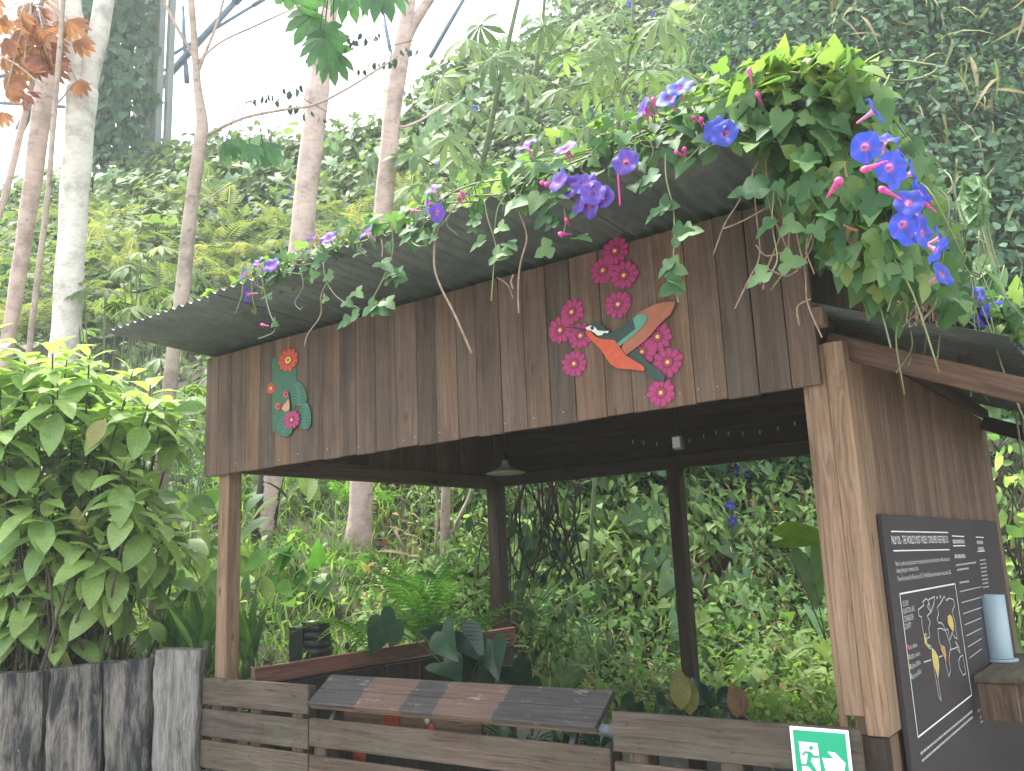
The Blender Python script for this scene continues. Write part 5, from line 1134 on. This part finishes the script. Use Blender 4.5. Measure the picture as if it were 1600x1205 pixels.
for (x, y) in ((1306, 290), (1442, 312), (1386, 300), (1360, 262), (1448, 320)): place(BUD, 'bud', on(x, y, 0, 4.42), rng.normal(size=3) + (0, -1, 0), 1.0, VB)
VC = thing('morning_glory_vine', on(1545, 520, 1, 2.2), 'low morning glory clump with blue blooms behind the lean-to roof', 'vine')
P = by_poly(330, [(1490, 440), (1560, 450), (1610, 470), (1650, 570), (1560, 545), (1480, 515)], lambda n: np.stack([rng.uniform(4.2, 6.2, n), rng.uniform(1.8, 3.2, n), rng.uniform(2.0, 3.0, n)], 1)); n = len(P)
leafmesh('foliage', T_OV3, P, rng.normal(size=(n, 3)) * .5 + (0, -.4, -.4), rng.normal(size=(n, 3)) * .4 + (0, -.5, .8), rng.uniform(.10, .19, n), [M['vine_leaf'], M['vine_lime']], VC, None, (rng.random(n) < .5).astype(int))
P2 = P[:14]; mb = MB()
for p in P2: mb.tube(smooth_path([p, p + (0, .1, -.3), (p[0], p[1] + .1, .02)], 3), .006, 5)
mb.build('stem', M['vine_stem'], VC)
for (x, y) in ((1520, 460), (1552, 486), (1565, 484), (1544, 500), (1592, 530), (1505, 488)): place(FB_M[k_ % 4], 'flower', on(x, y, 1, 1.9), (.3, -.8, .4), 1.35, VC); k_ += 1
VD = thing('background_creeper', on(1480, 400, 1, 4.2), 'pale small leaved creeper hanging behind the right roof corner', 'creeper')
P = by_poly(620, [(1440, 260), (1490, 250), (1530, 300), (1520, 380), (1545, 430), (1530, 520), (1480, 500), (1470, 400), (1450, 330)], lambda n: np.stack([rng.uniform(4.0, 7.0, n), rng.uniform(3.3, 4.6, n), rng.uniform(2.2, 5.5, n)], 1)); n = len(P)
leafmesh('foliage', T_HEART, P, rng.normal(size=(n, 3)) * .4 + (0, -.2, -1), rng.normal(size=(n, 3)) * .4 + (0, -.9, .5), rng.uniform(.08, .15, n), M['arrow'], VD)
mb = MB()
for k in range(14): q = P[k * 9]; mb.tube(smooth_path([(q[0], q[1] + .15, .4), (q[0] + .1, q[1] + .15, q[2] * .6), q], 4), .007, 5)
mb.build('stem', M['vine_stem'], VD)
t = thing('red_bract', on(1354, 470, 0, 4.0), 'small red and yellow bract hanging beside the vine above the lean-to', 'bract')
mb = MB()
for k, (x, y) in enumerate(((1353, 457), (1354, 468), (1356, 479), (1359, 490))): mb.tube([on(x, y, 0, 4.0), on(x + (4 if k % 2 else -3), y + 7, 0, 4.0), on(x + 1, y + 13, 0, 4.0)], [.006, .014, .004], 7)
mb.build('red_scales', M['p_red'], t); mb = MB(); mb.tube([on(1354, 455, 0, 4.0), on(1357, 480, 0, 4.0)], .006, 6); mb.build('yellow_core', M['p_yel'], t)
mb = MB(); mb.tube([on(1352, 425, 0, 4.0), on(1354, 457, 0, 4.0)], .0025, 6); mb.build('stem', M['vine_stem'], t)

# ------------------------------------------------------------------ big leaved shrub on the left
def shrub(px, py, depth, tips, leaf_s, lab, lpr=8, low=0):
    base = at(px, py, depth); base[2] = float(hill(base[0], base[1])) - .05
    t = thing('shrub', base, lab, 'shrub'); mb = MB(); P, X_, N_, R_, S_ = [], [], [], [], []; Pl, Xl, Nl = [], [], []
    for (x, y, dd) in tips:
        tp = at(x, y, depth + dd); b = base + np.array([random.uniform(-.35, .35), random.uniform(-.35, .35), 0]); m1 = b * .55 + tp * .45 + np.array([random.uniform(-.1, .1), random.uniform(-.1, .1), -.12 * random.random()])
        pth = smooth_path([b, m1, tp], 6); mb.tube(pth, np.linspace(.011, .005, len(pth)), 6)
        ax = nz(pth[-1] - pth[-3]); u = nz(np.cross(ax, (1, 0.2, 0))); v = np.cross(ax, u); a0_ = random.uniform(0, 6)
        for k in range(lpr + random.randint(-1, 2)):
            a = a0_ + k * 2.39; rad = u * math.cos(a) + v * math.sin(a); f = k / lpr; d = nz(rad * (.6 + .5 * f) + ax * (.8 - 1.1 * f) + np.array([0, 0, -.20 * f]))
            P.append(tp - ax * (.012 + .17 * f) + rad * .012); X_.append(d); N_.append(nz(ax * .9 + np.array([0, 0, .5]) - d * .2)); R_.append(np.clip(.95 - .55 * f + random.gauss(0, .12), 0, .99)); S_.append(leaf_s * (.55 + .55 * min(1, f * 1.6)) * random.uniform(.85, 1.15))
    mb.build('stem', M['dark_stem'], t)
    leafmesh('foliage', T_BUSH, P, X_, N_, S_, M['bush'], t, R_)
    n = low
    if n:
        c = at(px, py, depth); q = rng.normal(size=(n * 3, 3)) * (.6, .6, .45) + base + (0, 0, .8); qx, qy, _ = project(q); q = q[behind_wall(q[:, 0], q[:, 1] - .3) & (qy < 985)][:n]; n = len(q)
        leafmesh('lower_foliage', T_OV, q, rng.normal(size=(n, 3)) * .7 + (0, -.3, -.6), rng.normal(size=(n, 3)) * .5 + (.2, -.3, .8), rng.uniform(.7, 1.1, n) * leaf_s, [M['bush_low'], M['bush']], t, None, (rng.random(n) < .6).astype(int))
        q = np.array([at(x, y, depth - .4) for x, y in ((118, 790), (92, 1005), (165, 655))]); n = len(q)
        leafmesh('old_leaves', T_OV, q, rng.normal(size=(n, 3)) * .3 + (0, 0, -1), np.array([RV * 0 - FV]) + rng.normal(size=(n, 3)) * .3, np.full(n, leaf_s * .8), M['bush_old'], t)
    return t
tips = []
random.seed(21)
for k in range(1100):
    x, y = random.uniform(-70, 310), random.uniform(515, 1010)
    top = 540 + (70 * ((x - 60) / 200) ** 2 if x > 60 else 0) + 20 * math.sin(x / 23)
    right = (262 + 25 * math.sin(y / 31)) if y < 830 else 262 - (y - 830) * .75
    if y < top + 22 * math.sin(x * .11) or x > right or y > 1000 - .15 * max(0, x): continue
    if any(abs(x - q[0]) < 23 and abs(y - q[1]) < 21 for q in tips): continue
    tips.append((x, y, random.uniform(-.55, .45) if y < 860 else random.uniform(-.35, .3)))
shrub(95, 1010, 5.75, tips, .265, 'bushy shrub with large bright green leaves behind the upright sleepers', 10, 340)

# ------------------------------------------------------------------ palmate saplings behind the roof
def sapling(path, wpx, depth, leaves, s, lab, mat='palmate'):
    t = tree(lab, 'green_stem', path, wpx, depth, group='palmate saplings behind the roof', up=(0, 0, 1.0)); P, X_, N_ = [], [], []; mb = MB(); pth = np.array([at(x, y, depth) for x, y in path])
    for (x, y) in leaves:
        p = at(x, y, depth + random.uniform(-.7, .5)); j = int(np.argmin(np.abs(pth[:, 2] - (p[2] - .15)))); h = pth[j]; mb.tube(smooth_path([h, (h + p) / 2 + (0, 0, .12), p], 4), .006, 5)
        d = p - h; P.append(p); X_.append(nz(np.array([d[0], d[1], -.25]) + rng.normal(size=3) * .2)); N_.append(nz(np.array([0, 0, .8]) - FV * .75 + rng.normal(size=3) * .3))
    mb.build('leaf_stalk', M['green_stem'], t); leafmesh('crown', T_PALM9, P, X_, N_, rng.uniform(.8, 1.15, len(P)) * s, M[mat], t); return t
sapling([(735, 330), (755, 250), (768, 190), (780, 130), (796, 60), (812, -10)], [9, 9, 9, 8, 7, 6], 9.6, [(690, 120), (720, 160), (700, 215), (740, 260), (790, 270), (650, 240), (665, 285), (800, 180), (770, 90), (730, 60), (700, 300), (760, 300), (640, 290), (820, 120), (840, 210), (720, 240), (750, 40)], .38, 'palmate sapling with the thickest green stem, left of the group')
sapling([(812, 270), (820, 190), (832, 130), (845, 60), (852, -10)], [6, 6, 6, 5, 5], 9.5, [(850, 40), (880, 90), (870, 140), (905, 30), (900, 180), (860, 200), (890, 240), (830, 250), (920, 130), (940, 60)], .38, 'palmate sapling with a thin stem in the middle of the group')
sapling([(960, 240), (972, 150), (985, 70), (990, -10)], [6, 6, 5, 5], 8.8, [(945, 90), (1000, 60), (1030, 30), (1060, 60), (1010, 110), (960, 130), (990, 170), (1050, 110), (1080, 140), (920, 190), (940, 215), (965, 20), (1045, 10), (1010, 150)], .36, 'palmate sapling right of the group, over the vine on the roof')
for (x, y, dp, lab) in ((170, 470, 8.5, 'palmate seedling left of the roof tip'), (250, 430, 9.0, 'palmate seedling between the grey trunk and the roof tip'), (300, 600, 8.2, 'palmate seedling just left of the fascia')):
    p = at(x, y, dp); g = float(hill(p[0], p[1])); t = thing('palmate_seedling', (p[0], p[1], g), lab, 'plant', 'palmate seedlings on the left slope'); mb = MB(); P, X_, N_ = [], [], []; base = np.array([p[0], p[1], g])
    for k in range(11):
        a = k * 2.4; q = p + np.array([math.cos(a) * .35, math.sin(a) * .35, random.uniform(-.25, .2)]); mb.tube(smooth_path([base, (base + q) / 2 + (0, 0, .15), q], 4), .006, 5); P.append(q); X_.append((math.cos(a), math.sin(a), -.3)); N_.append(nz(np.array([0, 0, 1]) - FV * .5))
    mb.build('leaf_stalk', M['green_stem'], t); leafmesh('crown', T_PALM9, P, X_, N_, rng.uniform(.2, .3, 11), M['bank_leaf' if x < 280 else 'palmate'], t)

# ------------------------------------------------------------------ planter inside, plants round the kiosk
PLT = thing('planter_box', (.25, 1.3, 0), 'long planter with a mossy red brown front board inside the kiosk', 'planter')
mb = MB(); mb.beam((.30, .16, 1.0), (.30, 2.75, 1.03), .035, .10); mb.build('front_board', M['redwood'], PLT)
mb = MB()
for k in range(7): mb.box((.30, .14 + .37 * k + .18, .47), (.03, .36, .94), ch=.004, long=2)
mb.build('lower_boards', M['dark_wood'], PLT); mb = MB(); mb.box((.17, 1.45, .93), (.22, 2.6, .06)); mb.build('soil', M['soil'], PLT)
fern(0, 0, .80, 'fern', 'large bright fern standing in the planter inside the kiosk', None, 20, np.array(at(664, 1005, 6.9)), 1.9)
fern(0, 0, .55, 'fern', 'fern with drooping fronds over the red brown planter board', None, 12, np.array(at(575, 1012, 5.9)), .5)
fern(0, 0, .5, 'fern', 'dark fern at the far end of the planter by the rear post', None, 10, np.array(at(745, 1000, 6.6)), .8)
def leafy(name, lab, cat, spots, depth, tmpl, size, mat, base, xd0=(0, 0, -.6), stem='green_stem', group=None, jit=.35, nrm=None):
    b = at(*base, depth); t = thing(name, b, lab, cat, group); mb = MB(); P = []
    for (x, y) in spots:
        p = at(x, y, depth + random.uniform(-.2, .2)); P.append(p); mb.tube(smooth_path([b, (b + p) / 2 + (0, 0, .06), p], 4), .005, 5)
    n = len(P); mb.build('stem', M[stem], t); leafmesh('leaves', tmpl, P, rng.normal(size=(n, 3)) * jit + xd0, (-FV * .7 + (0, 0, .7) if nrm is None else np.array(nrm)) + rng.normal(size=(n, 3)) * .3, rng.uniform(.8, 1.2, n) * size, M[mat], t); return t
leafy('dark_leaf_plant', 'plant with deep green pointed leaves in the planter right of the bright fern', 'plant', [(620, 965), (600, 975), (700, 1000), (715, 1030), (735, 1040), (760, 1030), (780, 1050), (745, 1010), (690, 985), (800, 1040), (720, 985), (770, 1000), (800, 1065), (830, 1060), (690, 1035), (750, 1065)], 5.7, T_HEART, .24, 'dark_leaf', (730, 1080))
leafy('dark_leaf_plant', 'tangle of dark climbing leaves around the rear left post', 'plant', [(random.gauss(835, 38), random.gauss(835, 60)) for _ in range(30)] + [(random.gauss(800, 30), random.gauss(970, 25)) for _ in range(16)], 7.9, T_OV, .17, 'creeper', (800, 1010))
leafy('dark_leaf_plant', 'low dark foliage behind the counter flap, right of the middle rear post', 'plant', [(random.gauss(1090, 40), random.gauss(1085, 25)) for _ in range(24)] + [(random.gauss(1030, 26), random.gauss(1090, 14)) for _ in range(10)], 6.3, T_OV, .16, 'dark_leaf', (1090, 1130))
leafy('dark_leaf_plant', 'dark low plants showing through the gap under the counter flap', 'plant', [(random.uniform(690, 950), random.uniform(1120, 1190)) for _ in range(60)], 4.9, T_OV, .13, 'dark_leaf', (820, 1200))
mb = MB(); t = thing('climbing_stems', at(850, 760, 7.9), 'bare twisting dark stems hanging beside the rear left post', 'vine')
for k in range(22):
    x = random.gauss(850, 42); mb.tube(smooth_path([at(x, 752, 7.9), at(x + random.gauss(0, 14), 800, 7.8), at(x + random.gauss(0, 22), 850, 7.8), at(x + random.gauss(-10, 30), 905, 7.85)], 5), random.uniform(.004, .011), 6)
mb.build('stem', M['dark_stem'], t)
P = np.array([at(random.gauss(850, 40), random.uniform(760, 900), 7.85) for _ in range(26)]); n = len(P); leafmesh('leaves', T_NAR, P, rng.normal(size=(n, 3)) * .3 + (0, 0, -1), rng.normal(size=(n, 3)), rng.uniform(.14, .28, n), M['creeper'], t)
place(FB_M[1], 'flower', at(784, 998, 5.6), (-.3, -1, .2), .8, t)
T_STRAP = t_ovate(6, .055, .3, .02, .10)
def strap(x, y, depth, n, s, lab, spread=.35):
    p = at(x, y, depth); t = thing('strap_leaf_plant', p, lab, 'plant', 'strap leaved clumps by the left post'); a = rng.random(n) * 6.28
    leafmesh('leaves', T_STRAP, np.repeat([p], n, 0) + rng.normal(size=(n, 3)) * (.05, .05, .0), np.stack([np.cos(a) * spread, np.sin(a) * spread, np.ones(n)], 1), np.stack([np.cos(a), np.sin(a), np.full(n, -.3)], 1) * -1 + rng.normal(size=(n, 3)) * .3, rng.uniform(.6, 1.1, n) * s, M['fern'], t)
    mb = MB(); mb.tube([p - (0, 0, .1), p + (0, 0, .06)], .03, 8); mb.build('stem_base', M['green_stem'], t)
strap(385, 1035, 5.9, 13, .58, 'strap leaved clump right of the front left post'); strap(285, 1020, 5.9, 16, .50, 'strap leaved clump between the silver sleeper and the post', .6); strap(322, 1015, 5.6, 12, .48, 'strap leaved clump half hidden behind the front left post', .5)
p, dd = ground_pt(465, 900); t = thing('broad_leaf_seedling', p, 'seedling with broad pale green leaves in the grass, left half of the opening', 'plant'); mb = MB(); P = []
for (x, y) in ((440, 885), (465, 872), (480, 895), (492, 905), (455, 862), (500, 885), (430, 900)): q = at(x, y, dd - .2); P.append(q); mb.tube([p, (p + q) / 2 + (0, 0, .06), q], .006, 5)
n = len(P); mb.build('stem', M['green_stem'], t); leafmesh('leaves', T_HEART, P, rng.normal(size=(n, 3)) * .6 + (.2, -.3, -.4), rng.normal(size=(n, 3)) * .2 + (0, -.5, 1), rng.uniform(.24, .34, n), M['fern'], t)
leafy('giant_leaf_plant', 'plant with one lime and one blue green giant leaf by the corner column', 'plant', [(1218, 842)], 5.7, T_HEART, .40, 'lime_leaf', (1290, 1000), (.95, .1, .05), jit=.04, nrm=-FV * .8 + np.array([0, 0, .9]))
leafy('giant_leaf_plant', 'blue green giant leaf hanging below the lime one beside the corner column', 'plant', [(1262, 870)], 6.0, T_ARROW, .36, 'arrow', (1290, 1000), (.2, .1, -.8), jit=.12)
leafy('yellow_leaf_plant', 'upright yellow green leaf at the foot of the middle rear post', 'plant', [(1064, 1110), (1078, 1118)], 5.9, T_OV, .27, 'bush_old', (1070, 1125), (0, 0, 1), jit=.08, nrm=-FV)
t = thing('dried_leaf', at(1152, 1120, 5.9), 'curled dry brown leaf standing behind the right slatted panel', 'dried leaf')
leafmesh('blade', T_OV, [at(1152, 1122, 5.9), at(1160, 1120, 5.92)], [(0, 0, 1), (.2, .1, 1)], [-FV, -FV + RV * .7], [.24, .2], M['brown_leaf'], t)
t = thing('compost_bin', at(492, 1040, 6.7), 'black ribbed compost bin on the grass behind the planter', 'bin'); c = at(494, 1036, 6.7); mb = MB()
for k in range(5): z = k * .058; r_ = .12 - .005 * k; lathe(mb, [(r_, z), (r_ + .008, z + .006), (r_ + .008, z + .046), (r_, z + .052), (r_ - .004, z + .058)], c, 28)
lathe(mb, [(r_, .285), (r_ + .014, .29), (r_ + .012, .31), (0, .32)], c, 28); mb.build('ribbed_body', M['black_plastic'], t)
mb = MB(); mb.box(c + nz([-.35, -.9, 0]) * .125 + (-.04, 0, .14), (.15, .03, .27), ch=.006); mb.build('front_panel', M['black_plastic'], t)
t = thing('water_pipe', on(945, 1140, 1, .25), 'short pale blue plastic pipe end beside the counter flap', 'pipe'); mb = MB(); mb.tube([on(938, 1140, 1, .3), on(962, 1143, 1, .3)], .026, 14); mb.build('pipe_body', M['cloudy'], t); mb = MB(); mb.tube([on(956, 1142, 1, .3), on(962, 1143, 1, .3)], .031, 14); mb.build('pipe_collar', M['print_grey'], t)
t = thing('activity_board', on(640, 1140, 1, .35), 'brown board with red dotted panel and coloured discs under the counter flap', 'board'); mb = MB(); ctr = on(640, 1130, 1, .37); mb.box(ctr, (1.0, .02, .34), ch=.004); mb.build('board_panel', M['cedar_dark'], t)
mb = MB()
for k in range(48): q = on(600 + (k % 8) * 3.4, 1113 + (k // 8) * 3.8, 1, .355); mb.tube([q, q - (0, .008, 0)], .0055, 8)
mb.build('red_beads', M['p_red'], t)
for (x, y, r_, mt) in ((668, 1127, .016, 'enamel'), (674, 1138, .022, 'p_red'), (562, 1182, .05, 'p_red')): q = on(x, y, 1, .352); mb = MB(); mb.tube([q, q - (0, .006, 0)], r_, 18); mb.build('painted_disc', M[mt], t)

# right edge: tangle beyond the side wall
t = thing('twiggy_shrub', (4.4, 4.3, .3), 'tangle of dark stems and narrow leaves beyond the side wall', 'shrub'); mb = MB()
for k in range(30):
    x = random.uniform(1535, 1680); a = at(x, 1150, 7.2 + random.uniform(-.4, .6)); mb.tube(smooth_path([a, at(x + random.gauss(0, 15), 950, 7.3), at(x + random.gauss(0, 25), 800, 7.3), at(x + random.gauss(0, 40), 680, 7.4)], 5), random.uniform(.006, .016), 6)
mb.build('stem', M['dark_stem'], t); P = np.array([at(random.uniform(1540, 1690), random.uniform(680, 1120), 7.3 + random.uniform(-.4, .5)) for _ in range(260)]); n = len(P)
leafmesh('foliage', T_OV3, P, rng.normal(size=(n, 3)) * .5 + (0, 0, -.5), rng.normal(size=(n, 3)) * .5 - FV, rng.uniform(.08, .2, n), M['bank_near'], t)
leafy('strap_leaf_plant', 'broad green blades leaning behind the black panel at the right edge', 'plant', [(1596, 1010), (1606, 1040)], 6.2, t_ovate(6, .09, .4, .03, .1), .6, 'fern', (1640, 1100), (-.5, 0, 1), jit=.1, nrm=-FV)
# ------------------------------------------------------------------ added air volume that imitates veiling glare from the bright sky
hz = bpy.data.materials.new('glare_veil'); hz.use_nodes = True; hn = hz.node_tree; hn.nodes.clear()
ho = hn.nodes.new('ShaderNodeOutputMaterial'); hv = hn.nodes.new('ShaderNodeVolumePrincipled'); hv.inputs['Color'].default_value = (.93, 1.0, .98, 1); hv.inputs['Density'].default_value = .0027; hv.inputs['Anisotropy'].default_value = .2
hn.links.new(hv.outputs[0], ho.inputs['Volume'])
mb = MB(); hx0, hx1, hy0, hy1, hz0, hz1 = -62, 62, -62, 62, -1, 27
mb.add([(x, y, z) for x in (hx0, hx1) for y in (hy0, hy1) for z in (hz0, hz1)], [(0, 1, 3, 2), (4, 6, 7, 5), (0, 4, 5, 1), (2, 3, 7, 6), (0, 2, 6, 4), (1, 5, 7, 3)], .5)
tag(mb.build('glare_haze', hz), kind='stuff')
